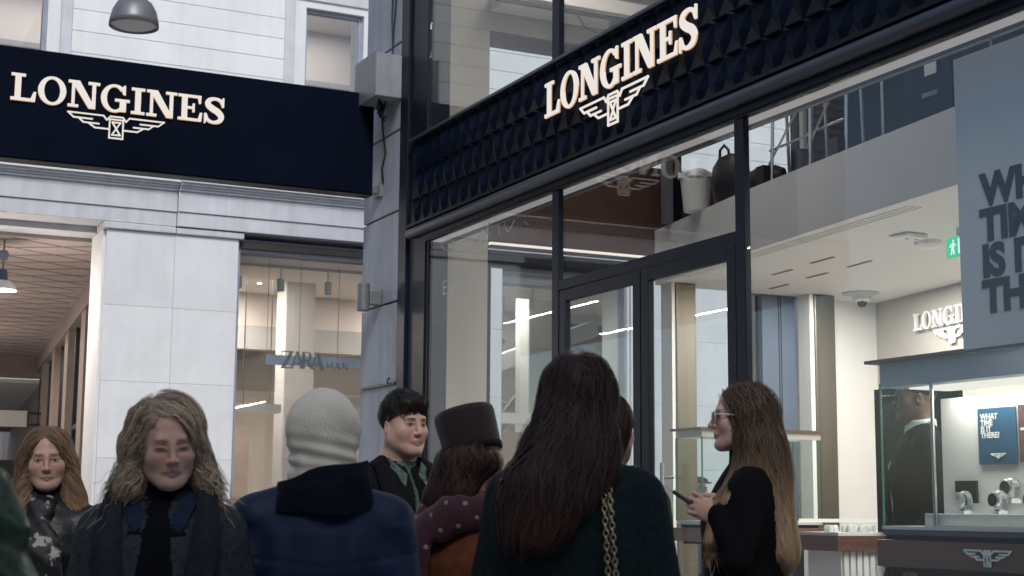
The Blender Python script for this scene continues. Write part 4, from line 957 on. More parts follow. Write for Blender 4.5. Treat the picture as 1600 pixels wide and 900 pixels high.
# ---- the head, in its own frame: eyes at z 0, facing +y
def head_sdf(fem=True, smile=0.0, jaw=1.0, nose=.88, openlid=True, mouth=1.0):
    it = [ellip((0,-.014,.030),(.073,.094,.086)), (ellip((0,.024,-.036),(.061*jaw,.058,.078)),.03)]
    for s in (-1,1):
        it += [(capsule((s*.048*jaw,.0,-.058),(s*.020*jaw,.060,-.096),.022,.018),.035), (ellip((s*.037,.054,-.028),(.025,.023,.024)),.028)]
    it += [(ellip((0,.070,-.100),(.020*jaw,.019,.017)),.016), (capsule((-.030,.072,.020),(.030,.072,.020),.0125 if not fem else .010,.0125 if not fem else .010),.02)]
    for s in (-1,1): it += [(ellip((s*.031,.100,.001),(.018,.018,.011)),.018,'-'), (ellip((s*.031,.068,-.001),(.0145,.0135,.0125)),.004)]
    for s in (-1,1): it += [(capsule((s*.019,.0795,.0045),(s*.043,.0735,.0035),.0032,.0026),.003)] if openlid else [(capsule((s*.018,.081,-.003),(s*.043,.074,-.004),.0048,.004),.006)]
    it += [(capsule((0,.083,.010),(0,.083+.018*nose,-.031),.0065,.0090*nose),.014), (ellip((0,.084+.018*nose,-.033),(.0098,.0088,.0085)),.007)]
    for s in (-1,1): it += [(ellip((s*.0110,.092,-.0365),(.0068,.0088,.0062)),.006)]
    lw = (.0235+.005*smile)*mouth; lz = .004*smile
    for s in (-1,1):
        it += [(capsule((0,.0855,-.0615),(s*lw,.0755,-.0660+lz),.0052,.0032),.004), (capsule((0,.0845,-.0720),(s*(lw-.003),.0755,-.0675+lz),.0062,.0034),.005), (capsule((0,.0925,-.0665),(s*(lw+.001),.0815,-.0670+lz),.0022,.0018),.003,'-')]
        it += [(ellip((s*.0755,-.010,-.014),(.0075,.017,.029),(0,0,s*-.35)),.006), (ellip((s*.083,-.005,-.011),(.005,.009,.016)),.004,'-')]
    it += [(ellip((0,.066,-.055),(.026,.0195,.020)),.016)]
    nr = .050 if fem else .064
    it += [(capsule((0,-.022,-.055),(0,-.040,-.165),nr,nr*1.0),.030), (capsule((0,-.042,-.165),(0,-.052,-.24),nr*.95,nr*1.05,(1.2,.8,1)),.05)]
    return union(it, .02)
def head_cols(V, skin, lip, brow, eye, lid=None, stubble=0.0, openeye=True, browth=1.0, flush=.5, shadow=.35, mw=1.0, smile=0.0, squint=1.0):
    x, y, z = V.T; c = np.tile(np.array(skin, np.float32), (len(V),1))
    def mixc(w, col): 
        nonlocal c
        w = np.clip(w,0,1)[:,None]; c = c*(1-w)+np.array(col, np.float32)*w
    fr = (y > .045)
    g = lambda cx, cz, sx, sz: np.exp(-(((np.abs(x)-cx)/sx)**2+((z-cz)/sz)**2))*fr
    red = np.array(skin)*np.array((1.0,.72,.68)); mixc(flush*.55*g(.036,-.033,.020,.016), red); mixc(flush*.6*g(0,-.036,.013,.010), red)
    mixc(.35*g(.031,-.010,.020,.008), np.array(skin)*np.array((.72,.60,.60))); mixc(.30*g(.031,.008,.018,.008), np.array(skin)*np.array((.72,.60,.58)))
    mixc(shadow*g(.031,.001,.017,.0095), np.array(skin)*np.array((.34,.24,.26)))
    if stubble: mixc(stubble*np.clip((-.045-z)/.02,0,1)*(y > -.01)*(z > -.14), np.array(skin)*np.array((.55,.52,.55)))
    mixc(.95*np.exp(-(np.maximum(np.abs(x)-.017*mw,0)/.0070)**2-((z+.0668-.10*np.maximum(np.abs(x)-.008,0)*smile)/.0060)**2)*(y > .07), lip)
    bz = .0195+.0025*np.clip((np.abs(x)-.02)/.02,-1,.6)-.12*np.maximum(np.abs(x)-.034,0)
    mixc(.95*np.clip(1.15-np.abs(z-bz)/(.0034*browth*np.clip(1.25-(np.abs(x)-.012)/.045,.35,1)),0,1)*np.clip((np.abs(x)-.010)/.004,0,1)*np.clip((.050-np.abs(x))/.008,0,1)*fr, brow)
    ex = (np.abs(x)-.031)/.0140
    if openeye:
        al = 1-ex**2; up = (.0042*squint-.0022*(1-squint))*np.clip(al,0,1); lo = -.0048*np.clip(al,0,1)
        inn = (z+.001 < up)*(z+.001 > lo)*(np.abs(ex) < 1)*fr; mixc(inn*1.0, (.50,.46,.44)); mixc(inn*(np.hypot(np.abs(x)-.031, (z+.0003)*.9) < .0056)*1., eye)
        mixc(.9*np.exp(-((z+.001-up-.0006)/.0016)**2)*(np.abs(ex) < 1.08)*fr, (.02,.014,.012)); mixc(.4*np.exp(-((z+.001-lo)/.0012)**2)*(np.abs(ex) < 1.0)*fr, (.10,.06,.05))
    else:
        lz = -.0062+.0030*ex**2; mixc(.95*np.exp(-((z-lz)/.0021)**2)*(np.abs(ex) < 1.1)*fr, (.025,.016,.014)); mixc(.30*np.exp(-((z-.002)/.005)**2)*(np.abs(ex) < 1.1)*fr, np.array(skin)*.55)
    mixc(.6*np.exp(-(np.maximum(np.abs(x)-.018,0)/.004)**2-((z+.0667)/.0011)**2)*(y > .07), np.array(lip)*.4)
    return c
def Mx(loc, rot=(0,0,0)): return Matrix.Translation(loc) @ Euler(rot).to_matrix().to_4x4()
def tf(V, m): A = np.array(m, float); return V@A[:3,:3].T+A[:3,3]
def inv_fn(fn, m):
    A = np.array(m.inverted(), np.float32)
    return lambda P: fn(P@A[:3,:3].T+A[:3,3])

# ---- a hand: wrist at origin, fingers along +y, palm facing -z, thumb on side*x
def hand_mesh(curl=(.5,.5,.55,.6), thumb=.6, side=-1, h=.0032, spread=.06):
    it = [ellip((0,.045,0),(.040,.052,.0135)), (capsule((0,-.03,0),(0,.02,0),.026,.027,(1,1,.72)),.02)]
    for k in range(4):
        bx_ = (.030-.0205*k)*side; L = (.046,.052,.049,.038)[k]; r_ = (.0086,.0089,.0085,.0075)[k]
        p = Vector((bx_, .086-(.006 if k == 3 else 0)-(.003 if k == 0 else 0), 0)); a = 0; sp = (1.5-k)*spread*side
        for j in range(3):
            a += curl[k]*(1.0,1.15,.7)[j]; l = L*(1,.66,.52)[j]
            q = p+Vector((math.sin(sp)*l*math.cos(a), math.cos(a)*l, -math.sin(a)*l)); it.append((capsule(p, q, r_*(1-.07*j), r_*(.93-.07*j)), .003 if j else .006)); p = q
    p0 = Vector((.024*side,.018,-.006)); p1 = p0+Vector((.026*side,.030,-.012)); p2 = p1+Vector(((.020-.030*thumb)*side,.026,-.016*thumb)); p3 = p2+Vector(((.010-.030*thumb)*side,.020,-.014*thumb))
    it += [(capsule(p0,p1,.017,.0125),.012), (capsule(p1,p2,.0118,.0105),.004), (capsule(p2,p3,.0105,.0085),.004)]
    return nets(union(it,.01), (-.085,-.05,-.12), (.085,.205,.035), h)

# ---- strands of hair that follow a hair volume downwards
def strands(fn, roots, n_steps, step, flow, seed, width=.0032, wave=.0, wfreq=40, lift=.004, free=0.35, jit=.25, follow=True, avoid=None):
    r = np.random.RandomState(seed); P = roots.astype(np.float32).copy(); n = len(P); out = []; nrm = []
    off = lift*(r.rand(n)*1.5-.35).astype(np.float32); ph = 2.2*vnoise(P, 14, seed+3)+r.rand(n)*1.3; ln = (.45+.55*r.rand(n)); e = .004
    jd = r.normal(size=(n,3)).astype(np.float32)*jit
    def grad(Q):
        d = fn(Q); g = np.stack([fn(Q+_f(e,0,0))-d, fn(Q+_f(0,e,0))-d, fn(Q+_f(0,0,e))-d], 1); return d, g/(np.linalg.norm(g,axis=1,keepdims=True)+1e-7)
    for s in range(n_steps+1):
        d, g = grad(P)
        if follow: P = P-g*np.clip(d-off,-.03,.012)[:,None]
        out.append(P.copy()); nrm.append(g)
        f = flow(P)+jd; t = f-g*(f*g).sum(1,keepdims=True)*(1-free); t /= np.linalg.norm(t,axis=1,keepdims=True)+1e-7
        sd = np.cross(t, g); P = P+t*(step*ln)[:,None]+sd*(wave*np.cos(ph+s*step*wfreq)*step*8)[:,None]
    O = np.stack(out,1); N = np.stack(nrm,1)
    if avoid is not None:
        ok = (avoid(O.reshape(-1,3)).reshape(O.shape[:2]) > 0).all(1); O = O[ok]; N = N[ok]; n = len(O)
    T = np.gradient(O,axis=1); T /= np.linalg.norm(T,axis=2,keepdims=True)+1e-7
    Sd = np.cross(T,N); Sd /= np.linalg.norm(Sd,axis=2,keepdims=True)+1e-7
    tt = np.linspace(0,1,n_steps+1); w = width*(.35+.65*np.sin(np.pi*np.clip(tt*.86+.14,0,1)))[None,:,None]*(.6+.8*r.rand(n))[:,None,None]/2
    A = O-Sd*w; Bv = O+Sd*w; m_ = n_steps+1
    V = np.stack([A,O+N*w*.55,Bv],2).reshape(-1,3)
    i = np.arange(n)[:,None]*m_*3+np.arange(n_steps)[None,:]*3; i = i.ravel()
    F = np.concatenate([np.stack([i,i+1,i+4,i+3],1), np.stack([i+1,i+2,i+5,i+4],1)])
    tone = np.repeat(r.rand(n), m_*3); tpos = np.tile(np.repeat(tt,3), n)
    return V, F, tone, tpos
def surf_points(V, F, n, seed, keep=None):
    r = np.random.RandomState(seed); c = V[F].mean(1)
    if keep is not None: c = c[keep(c)]
    return c[r.randint(0,len(c),n)]+r.normal(size=(n,3))*.002
def hair_obj(name, parent, fn, lo, hi, colfn, flow, n, steps, step, seed, keep=None, h=.007, **kw):
    """hair: volume plus thousands of strands, one part"""
    V, F = nets(fn, lo, hi, h); root = surf_points(V, F, n, seed, keep)
    SV, SF, tone, tp = strands(fn, root, steps, step, flow, seed, **kw)
    VV = np.concatenate([V, SV]); FF = np.concatenate([F, SF+len(V)])
    tn = np.concatenate([np.full(len(V),.30), tone])
    o = link(name, npmesh(name, VV, FF, M['hair'], colfn(VV, tn)), parent); return o

SK = dict(f=dict(sh=.152), m=dict(sh=.176))
def person(label, px, py, rz, height, fem=True, head=(0,0,0), skin=(.50,.33,.27), lip=(.36,.16,.15), brow=(.10,.065,.045), eye=(.06,.035,.025), hres=.003, arms=None, face={}, headkw={}, z0=0.0, lean=0.0):
    """one continuous body (head, neck, trunk, limbs, hands); clothes and hair become its children. local frame: 1.70 m tall, facing +y"""
    hm = Mx((0,.005+lean,1.585)) @ Mx((0,-.03,-.12)) @ Euler(head).to_matrix().to_4x4() @ Mx((0,.03,.12))
    V, F = nets(head_sdf(fem, **headkw), (-.10,-.13,-.24), (.10,.13,.125), hres); C = head_cols(V, skin, lip, brow, eye, **face); V = tf(V, hm)
    sh = SK['f' if fem else 'm']['sh']; arms = arms or {}
    J = {}
    for s, nme in ((1,'r'),(-1,'l')):
        a = arms.get(nme, {}); J[nme] = [Vector((s*sh,-.015+lean*.8,1.328)), Vector(a.get('elbow',(s*(sh+.060),-.045,1.06))), Vector(a.get('wrist',(s*(sh+.062),.045,.83)))]
    it = [tower([(.86,0,0,.135,.09),(.95,0,0,.155,.105),(1.08,0,.0,.128,.09),(1.25,0,lean*.6,.14,.10),(1.33,0,lean*.8,.135,.085),(1.40,0,-.02+lean,.08,.065),(1.47,0,-.03+lean,.052,.052)])]
    for s, nme in ((1,'r'),(-1,'l')):
        a, b, c = J[nme]; it += [(capsule(a,b,.047,.038),.04), (capsule(b,c,.036,.026),.02)]
        it += [(capsule((s*.085,0,.90),(s*.092,.01,.49),.078,.050),.05), (capsule((s*.092,.01,.49),(s*.092,-.02,.09),.049,.034),.02), (capsule((s*.092,-.02,.05),(s*.10,.12,.03),.034,.026),.02)]
    V2, F2 = nets(union(it,.03), (-.34,-.20,.0), (.34,.42,1.49), .016)
    VV, FF, CC = [V,V2], [F,F2+len(V)], [C,np.tile(np.array(skin),(len(V2),1))]; nv = len(V)+len(V2)
    for s, nme in ((1,'r'),(-1,'l')):
        a, b, c = J[nme]; ak = arms.get(nme, {}); y = (c-b).normalized(); pn = Vector(ak.get('palm', (-s,0,0))); zz = -(pn-y*pn.dot(y)).normalized(); xx = y.cross(zz)
        if 'dir' in ak: y = Vector(ak['dir']).normalized(); zz = -(pn-y*pn.dot(y)).normalized(); xx = y.cross(zz)
        hv, hf = hand_mesh(ak.get('curl',(.35,.4,.45,.5)), ak.get('thumb',.5), -s*ak.get('flip',1), ak.get('res',.006)); m = Matrix((xx,y,zz)).transposed().to_4x4(); m.translation = c; ak['m'] = m
        VV.append(tf(hv,m)); FF.append(hf+nv); nv += len(hv); CC.append(np.tile(np.array(skin)*(.95,.86,.84),(len(hv),1)))
    o = link('person', npmesh('person_body', np.concatenate(VV), np.concatenate(FF), M['skin'], np.concatenate(CC)), None, (px,py,z0), (0,0,rz)); s = (height)/1.70; o.scale = (s,s,s)
    tag(o, label, 'person'); o_info = dict(o=o, J=J, hm=hm, fem=fem, sh=sh, lean=lean, s=s, arms=arms)
    return o_info
def place(name, V, F, m, p, cols=None): return link(name, npmesh(name, V, F, m, cols), p['o'])
def coat(p, m, name='coat', hem=.62, bulk=.0, shoulder=.0, arm=.0, res=.009, wr=.006, wf=26, seed=1, collar=1.44, front_open=0.0, hip=.0, pad=0.0, folds=None, cuff=0.0):
    sh = p['sh']; J = p['J']; ln = p['lean']; b = bulk
    T = tower([(hem,0,-.005,.185+b+hip,.135+b+hip),(.92,0,0,.178+b+hip,.128+b),(1.07,0,.0,.156+b,.115+b),(1.22,0,ln*.6,.166+b,.125+b),(1.30,0,-.008+ln*.8,.160+b*.8,.113+b*.8),(1.355,0,-.016+ln,.136+b*.6+shoulder*.5,.096+b*.6),(1.395,0,-.024+ln,.110+b*.4,.082+b*.4),(collar,0,-.030+ln,.068,.066)])
    it = [T]
    for s, nme in ((1,'r'),(-1,'l')):
        a, c, d = J[nme]; a2 = a+Vector((s*shoulder*.6,0,pad)); it += [(capsule(a2,c,.056+arm+b*.15,.050+arm),.05), (capsule(c,d,.052+arm,.043+arm+cuff),.025), (capsule((s*.045,-.035+ln,1.405),a2+Vector((-s*.02,-.005,.022)),.042+b*.3,.040+b*.3),.05)]
    base = union(it,.03); sd = seed
    def fn(P):
        d = base(P); amp = wr*(.55+.45*np.clip((1.36-P[:,2])/.2,0,1))
        d = d+amp*.6*vnoise(P*_f(1,1,.62), wf*.6, sd)-amp*1.2*creases(P*_f(1,1,.55), wf*.85, sd+5)
        if folds: d = d+folds(P)
        if front_open: d = np.maximum(d, -np.maximum(np.abs(P[:,0])-front_open*np.clip((1.50-P[:,2])/.5,.12,1.0), .0-P[:,1]))
        return d
    lo = [-.42,-.27,hem-.02]; hi = [.42,.30,1.50]
    for nme in 'rl':
        for v in J[nme]:
            for i in range(3): lo[i] = min(lo[i], v[i]-.09); hi[i] = max(hi[i], v[i]+.09)
    V, F = nets(fn, lo, hi, res); p['coat_fn'] = fn
    return place(name, V, F, m, p)
def legs(p, m, shoe):
    it = []
    for s in (-1,1): it += [(capsule((s*.085,0,.90),(s*.094,.008,.49),.092,.066),.05), (capsule((s*.094,.008,.49),(s*.094,-.018,.085),.064,.058),.02)]
    it.append((ellip((0,0,.90),(.165,.115,.12)),.06))
    f = union(it,.04); V, F = nets(lambda P: f(P)+.004*vnoise(P,22,3), (-.27,-.2,.03), (.27,.2,1.02), .016); place('trousers', V, F, m, p)
    for s in (-1,1):
        V, F = nets(lambda P: np.maximum(union([capsule((s*.092,-.045,.045),(s*.105,.135,.035),.044,.036,(1,1,.95)), (capsule((s*.093,-.03,.05),(s*.093,-.02,.11),.044,.047),.02)],.02)(P), .004-P[:,2]), (s*.095-.08,-.12,-.01), (s*.095+.08,.21,.16), .009); place('shoe', V, F, shoe, p)
def ring_loft(p, name, m, rings, th=.006, close=True):
    """cloth band with thickness: rings of points from bottom to top"""
    n = len(rings[0]); rr = [np.array(r) for r in rings]
    if close:
        mb = MB(); inn = []
        for r in rr:
            c = r.mean(0); d = c-r; d[:,2] = 0; d /= np.linalg.norm(d,axis=1,keepdims=True)+1e-6; inn.append(r+d*th)
        mb.loft(rr+inn[::-1]+[rr[0]])
    else:
        mb = MB(); inn = []
        for r in rr:
            c = r.mean(0); d = c-r; d[:,2] = 0; d /= np.linalg.norm(d,axis=1,keepdims=True)+1e-6; inn.append(r+d*th)
        mb.loft(rr+inn[::-1]+[rr[0]], close=False)
    o = mb.build(name, m, None, smooth=True); o.parent = p['o']; return o
def collar(p, m, name, z0, z1, r0, r1, cy=-.03, open_=40, n=48, seed=0, fold=None, back=.02, wob=.004, lift=0.0):
    """standing collar, open at the front by 'open_' degrees"""
    rings = []; ln = p['lean']
    for j, t in enumerate((0,.33,.66,1)):
        ring = []
        for k in range(n):
            a = R(90+open_/2+(360-open_)*k/(n-1)); r_ = r0+(r1-r0)*t; z = z0+(z1-z0)*t+back*(-math.sin(a))*t*.5+lift*math.cos(a)*t
            ring.append((math.cos(a)*r_*1.08+wob*math.sin(7*a+seed+j), cy+ln+math.sin(a)*r_+wob*math.cos(5*a+seed), z+wob*1.5*math.sin(4*a+seed)))
        rings.append(ring)
    return ring_loft(p, name, m, rings, .007, False)

def xf(fn, m): return inv_fn(fn, m)
def lerp3(a, b, t): return np.array(a)[None]*(1-t[:,None])+np.array(b)[None]*t[:,None]
def haircol(dark, light, tip=None, z0=1.3, z1=1.55):
    def fn(V, tone):
        c = lerp3(dark, light, np.clip(tone,0,1))
        if tip is not None:
            t = np.clip((z1-V[:,2])/(z1-z0),0,1); t = t*t*(3-2*t); c2 = lerp3(np.array(tip)*.75, np.array(tip)*1.25, np.clip(tone,0,1)); c = c*(1-t[:,None])+c2*t[:,None]
        return c.astype(np.float32)
    return fn
def gravity(part=0.0, back=.35, side=.6, hm=None, zc=1.66):
    """down; near the crown first away from the parting"""
    def f(P):
        d = np.tile(_f(0,0,-1), (len(P),1)); k = np.clip((P[:,2]-zc)/.04,0,1)
        d[:,0] += np.sign(P[:,0]-part)*side*(1+k*1.5); d[:,1] += -back*(1+k); return d
    return f
# ---------------------------------------------------------------- the people in the picture
# directions: the viewer looks along (sin yaw, cos yaw); a person with rz = -yaw turns the back to the viewer
AWAY = -YAW; TOWARD = -YAW+math.pi
blackC = cloth('black_wool', (.006,.0065,.008), .9)
leather = mat('black_leather', (.006,.0065,.008), .40, var=.3, scale=14, bump=.2, bscale=60, spec=.3)
jeans = cloth('dark_denim', (.018,.025,.05), .85)
shoeM = mat('black_shoe', (.012,.011,.011), .4, var=.2)

# 1 --- blonde woman in the grey-green coat, facing the viewer
p = person('blonde wavy-haired person in charcoal coat and black turtleneck, eyes cast down', .93, 3.92, TOWARD+.10, 1.60, True, head=(R(-13),R(4),R(16)), skin=(.74,.47,.365), lip=(.60,.24,.25), brow=(.30,.21,.16), hres=.0024, face=dict(squint=.25, flush=.8, shadow=.55), headkw=dict(openlid=False, mouth=1.05, jaw=1.02, nose=.95))
hm = p['hm']
coat(p, cloth('charcoal_coat', (.044,.052,.060), .95, scale=70, var=.4), hem=.55, bulk=.030, arm=.012, shoulder=.01, seed=3, wr=.006, front_open=.085)
V, F = nets(union([tower([(.9,0,.0,.15,.118),(1.2,0,.01,.155,.13),(1.33,0,.0,.15,.115),(1.40,0,-.02,.10,.085),(1.43,0,-.02,.066,.066),(1.485,0,-.018,.060,.062)])]), (-.2,-.2,.88), (.2,.2,1.50), .008); place('turtleneck', V+np.random.RandomState(1).normal(size=V.shape)*.0006, F, blackC, p)
den = cloth('denim_shirt', (.018,.030,.058), .85, scale=40, var=.25)
for s in (-1,1):
    rg = [[(s*.060,-.01,1.445),(s*.062,.035,1.425),(s*.036,.072,1.375),(s*.015,.098,1.325)],[(s*.088,-.015,1.438),(s*.096,.045,1.405),(s*.074,.094,1.345),(s*.028,.112,1.290)]]
    o = MB().loft([np.array(r) for r in rg]+[np.array(r)+_f(0,.006,.008) for r in rg[::-1]]+[np.array(rg[0])], close=False).build('shirt_collar', den, None, smooth=False); o.parent = p['o']
    rg = [[(s*.085,-.06,1.470),(s*.098,.0,1.462),(s*.098,.07,1.385),(s*.085,.128,1.27),(s*.062,.160,1.10),(s*.055,.165,.95)],[(s*.135,-.07,1.432),(s*.150,.02,1.425),(s*.165,.09,1.34),(s*.165,.140,1.24),(s*.105,.168,1.08),(s*.075,.170,.95)]]
    o = MB().loft([np.array(r) for r in rg]+[np.array(r)+_f(0,.012,.010) for r in rg[::-1]]+[np.array(rg[0])], close=False).build('lapel', cloth('coat_lapel', (.024,.030,.036), .95, scale=30, var=.25), None, smooth=True); o.parent = p['o']
V, F = nets(tower([(.9,0,.012,.11,.128),(1.2,0,.020,.11,.135),(1.30,0,.016,.08,.120),(1.36,0,.010,.05,.100)]), (-.2,.0,.88), (.2,.2,1.38), .008); place('shirt', V, F, blackC, p)
pk = cloth('brown_pocket', (.045,.030,.036), .95); o = MB().loft([[(.085,.176,1.10),(.20,.150,1.10)],[(.085,.180,.96),(.205,.150,.96)]]+[[(.205,.142,.96),(.085,.172,.96)][::-1],[(.20,.142,1.10),(.085,.168,1.10)][::-1]], close=False).build('pocket_patch', pk, None); o.parent = p['o']
o = MB().lathe([(.001,.172),(.014,.172),(.014,.182),(.001,.182)], (.082,0,1.075), 16, 'y').build('button', M['black'], None); o.parent = p['o']
legs(p, jeans, shoeM)
for s in (-1,1): V, F = nets(ellip((s*.079,.0,-.046),(.0055,.0055,.006)), (s*.079-.01,-.01,-.06), (s*.079+.01,.01,-.035), .003); place('earring', tf(V,hm), F, M['white_plastic'], p)
face_cut = ellip((0,.088,-.014),(.061,.088,.098)); avoid1 = xf(ellip((.002,.090,-.016),(.058,.084,.093)), hm)
hv = union([ellip((0,-.018,.030),(.088,.106,.097)), (capsule((.070,-.02,-.02),(.104,.006,-.120),.032,.036,(1,1.1,1)),.04), (capsule((-.070,-.02,-.02),(-.104,.006,-.120),.032,.036,(1,1.1,1)),.04), (capsule((0,-.06,.0),(0,-.075,-.13),.075,.060,(1.1,.7,1)),.05), (face_cut,.012,'-')], .03)
hv = xf(hv, hm); hc = haircol((.18,.128,.080), (.74,.58,.41), None)
hair_obj('hair', p['o'], lambda P: hv(P)+.007*vnoise(P,48,4), (-.22,-.25,1.35), (.22,.16,1.74), hc, gravity(.028,.15,1.0), 4600, 15, .0145, 11, avoid=avoid1, wave=.036, wfreq=62, width=.0023, lift=.010, free=.30, keep=lambda c: c[:,2] > 1.44)
# loose curls outside the main mass
rt = np.random.RandomState(5); q = np.stack([np.sign(rt.rand(420)-.5)*(.085+.05*rt.rand(420)), -.06+.10*rt.rand(420), 1.44+.10*rt.rand(420)],1)
SV, SF, tn, tp = strands(hv, q, 14, .013, lambda P: np.stack([np.sign(P[:,0])*.55, .1+0*P[:,0], -1+0*P[:,0]],1), 21, width=.0022, wave=.10, wfreq=95, follow=False, jit=.25); tag(place('loose_curls', SV, SF, M['hair'], p, hc(SV,tn)), kind='stuff')

# 2 --- brown-haired woman at the left, leather jacket and printed scarf
p = person('long brown-haired person in black leather jacket with printed scarf, left edge', .93, 5.72, TOWARD+.10, 1.60, True, head=(R(-6),R(3),R(10)), skin=(.50,.31,.24), lip=(.38,.15,.14), brow=(.10,.065,.05), hres=.0026)
coat(p, leather, 'jacket', hem=.85, bulk=.02, arm=.012, seed=8, wr=.008, front_open=.07)
V, F = nets(tower([(.86,0,.0,.145,.112),(1.2,0,.012,.145,.125),(1.34,0,-.01,.13,.105),(1.43,0,-.025,.07,.068),(1.46,0,-.02,.058,.06)]), (-.2,-.2,.84), (.2,.2,1.47), .009); place('black_top', V, F, blackC, p)
scM = mat('printed_scarf', (.006,.007,.009), .6, var=.3, scale=22, col2=(.34,.33,.32)); _rp = [n for n in scM.node_tree.nodes if n.type == 'VALTORGB'][0]; _rp.color_ramp.elements[0].position = .58; _rp.color_ramp.elements[1].position = .62
sc = union([capsule((-.05,-.01,1.445),(.0,.085,1.39),.030,.034), (capsule((.05,-.01,1.445),(.0,.085,1.39),.030,.034),.02), (capsule((0,.095,1.38),(-.045,.145,1.20),.036,.045,(1.2,.6,1)),.02), (capsule((-.04,.14,1.20),(-.035,.15,1.00),.045,.05,(1.2,.5,1)),.02), (capsule((0,.095,1.38),(.035,.14,1.22),.030,.035,(1.2,.6,1)),.02)],.02)
V, F = nets(lambda P: sc(P)+.006*vnoise(P,55,2), (-.16,-.10,.92), (.16,.24,1.50), .008); place('scarf', V, F, scM, p); legs(p, jeans, shoeM)
hm = p['hm']; hv = union([ellip((0,-.018,.028),(.083,.102,.093)), (capsule((.070,-.01,-.02),(.100,.025,-.20),.032,.040),.04), (capsule((-.070,-.01,-.02),(-.105,.02,-.20),.034,.046),.04), (capsule((.10,.02,-.18),(.085,.055,-.27),.038,.022),.03), (capsule((0,-.06,.0),(0,-.085,-.22),.075,.075,(1.1,.7,1)),.05), (ellip((0,.088,-.016),(.057,.088,.098)),.012,'-')], .03); hv = xf(hv, hm)
hair_obj('hair', p['o'], lambda P: hv(P)+.003*vnoise(P,60,4), (-.24,-.26,1.24), (.24,.18,1.74), haircol((.060,.034,.020),(.30,.19,.11),(.30,.19,.10)), gravity(.0,.10,1.0), 2400, 16, .018, 13, avoid=xf(ellip((0,.088,-.020),(.050,.078,.082)), p['hm']), wave=.022, wfreq=46, width=.0030, lift=.007, free=.25, keep=lambda c: c[:,2] > 1.40)

# 3 --- only a shoulder in a shiny green jacket at the left edge
p = person('person in shiny dark green padded jacket, only a shoulder in frame at left', .185, 2.86, TOWARD+.25, 1.66, False, hres=.005)
grn = mat('green_satin', (.010,.030,.014), .38, var=.6, scale=9, col2=(.06,.13,.06), bump=.3, bscale=18, spec=.55)
coat(p, grn, 'padded_jacket', hem=.80, bulk=.03, arm=.020, seed=14, wr=.012, wf=30, folds=lambda P: .007*np.sin(P[:,2]*70+2*np.sin(P[:,0]*14))); legs(p, jeans, shoeM); collar(p, grn, 'collar', 1.40, 1.47, .10, .09, open_=50)
hv = xf(union([ellip((0,-.014,.036),(.080,.098,.088)), (ellip((0,.09,-.03),(.07,.08,.085)),.01,'-')],.02), p['hm']); hair_obj('hair', p['o'], hv, (-.14,-.16,1.48), (.14,.16,1.74), haircol((.02,.014,.01),(.06,.04,.03)), gravity(0,.4,.4), 700, 6, .012, 15, lift=.006)

# 4 --- man in the navy coat seen from behind, cream knitted hood
p = person('person seen from behind in navy coat with cream knitted hood pulled over head', 1.36, 3.93, AWAY+.20, 1.635, False, head=(R(-3),R(0),R(8)), hres=.004)
nv = mat('navy_coat', (.007,.019,.056), .6, var=.16, scale=5, bump=.15, bscale=260, spec=.35); nvd = cloth('navy_corduroy', (.006,.008,.016), .9, bump=.4, bscale=120)
coat(p, nv, hem=.60, bulk=.036, arm=.012, shoulder=.022, seed=22, wr=.007, wf=26, res=.008, folds=lambda P: .004*np.exp(-((P[:,2]-1.235+.02*np.cos(P[:,0]*9))/.004)**2)*(P[:,1] < -.02)+.006*np.exp(-((np.abs(P[:,0])-.21)/.05)**2)*np.sin(P[:,2]*38+P[:,0]*20)*(P[:,2] < 1.33)); legs(p, jeans, shoeM)
collar(p, nvd, 'collar', 1.362, 1.466, .132, .118, open_=70, seed=2, back=.03, wob=.003, lift=.030); collar(p, nvd, 'collar_fold', 1.356, 1.438, .138, .124, open_=60, seed=4, back=.03, wob=.004, lift=.030)
kn = mat('cream_knit', (.88,.81,.66), .95, var=.07, scale=14, bump=.5, bscale=260, spec=.15, sheen=.3)
hd = xf(union([ellip((0,-.020,.024),(.096,.114,.098)), (capsule((0,-.03,-.02),(0,-.035,-.14),.094,.092,(1,1.0,1)),.05), (ellip((0,.115,-.03),(.06,.06,.08)),.015,'-')],.03), p['hm']); _hi = np.array(p['hm'].inverted(), np.float32)
def hood_folds(P):
    q = P@_hi[:3,:3].T+_hi[:3,3]; an = np.arctan2(q[:,0], -q[:,1]-.016); lowk = np.clip((-.015-q[:,2])/.10,0,1)
    mid = np.exp(-((q[:,2]+.075)/.045)**2); return .0042*mid*np.cos(q[:,2]*150+1.9*np.sin(an*1.3+.6)+an*1.1)+.0030*lowk*np.cos(an*8+q[:,2]*30)+.0022*vnoise(P,42,9)+.0012*np.cos(an*3+q[:,2]*40)
V, F = nets(lambda P: hd(P)+hood_folds(P), (-.14,-.19,1.40), (.14,.16,1.73), .0038); place('knitted_hood', V, F, kn, p)

# 5 --- young man with dark fringe
p = person('person with short dark fringe in black coat over green patterned shirt', 2.26, 5.58, TOWARD+.62, 1.765, False, head=(R(-2),0,R(4)), skin=(.58,.37,.30), lip=(.42,.18,.18), brow=(.018,.012,.01), eye=(.03,.02,.015), hres=.0024, face=dict(stubble=.25, browth=1.5, flush=.5, shadow=.5), headkw=dict(jaw=1.10, nose=.95))
coat(p, blackC, hem=.60, bulk=.030, arm=.015, shoulder=.012, seed=31, wr=.007, front_open=.030); legs(p, blackC, shoeM)
gs = mat('green_print', (.008,.030,.020), .7, var=.5, scale=55, col2=(.10,.15,.13)); V, F = nets(tower([(.9,0,.0,.15,.120),(1.22,0,.010,.135,.118),(1.33,0,.0,.105,.100),(1.40,0,-.02,.076,.075),(1.445,0,-.025,.068,.068)]), (-.2,-.2,.88), (.2,.2,1.46), .009); place('shirt', V, F, gs, p)
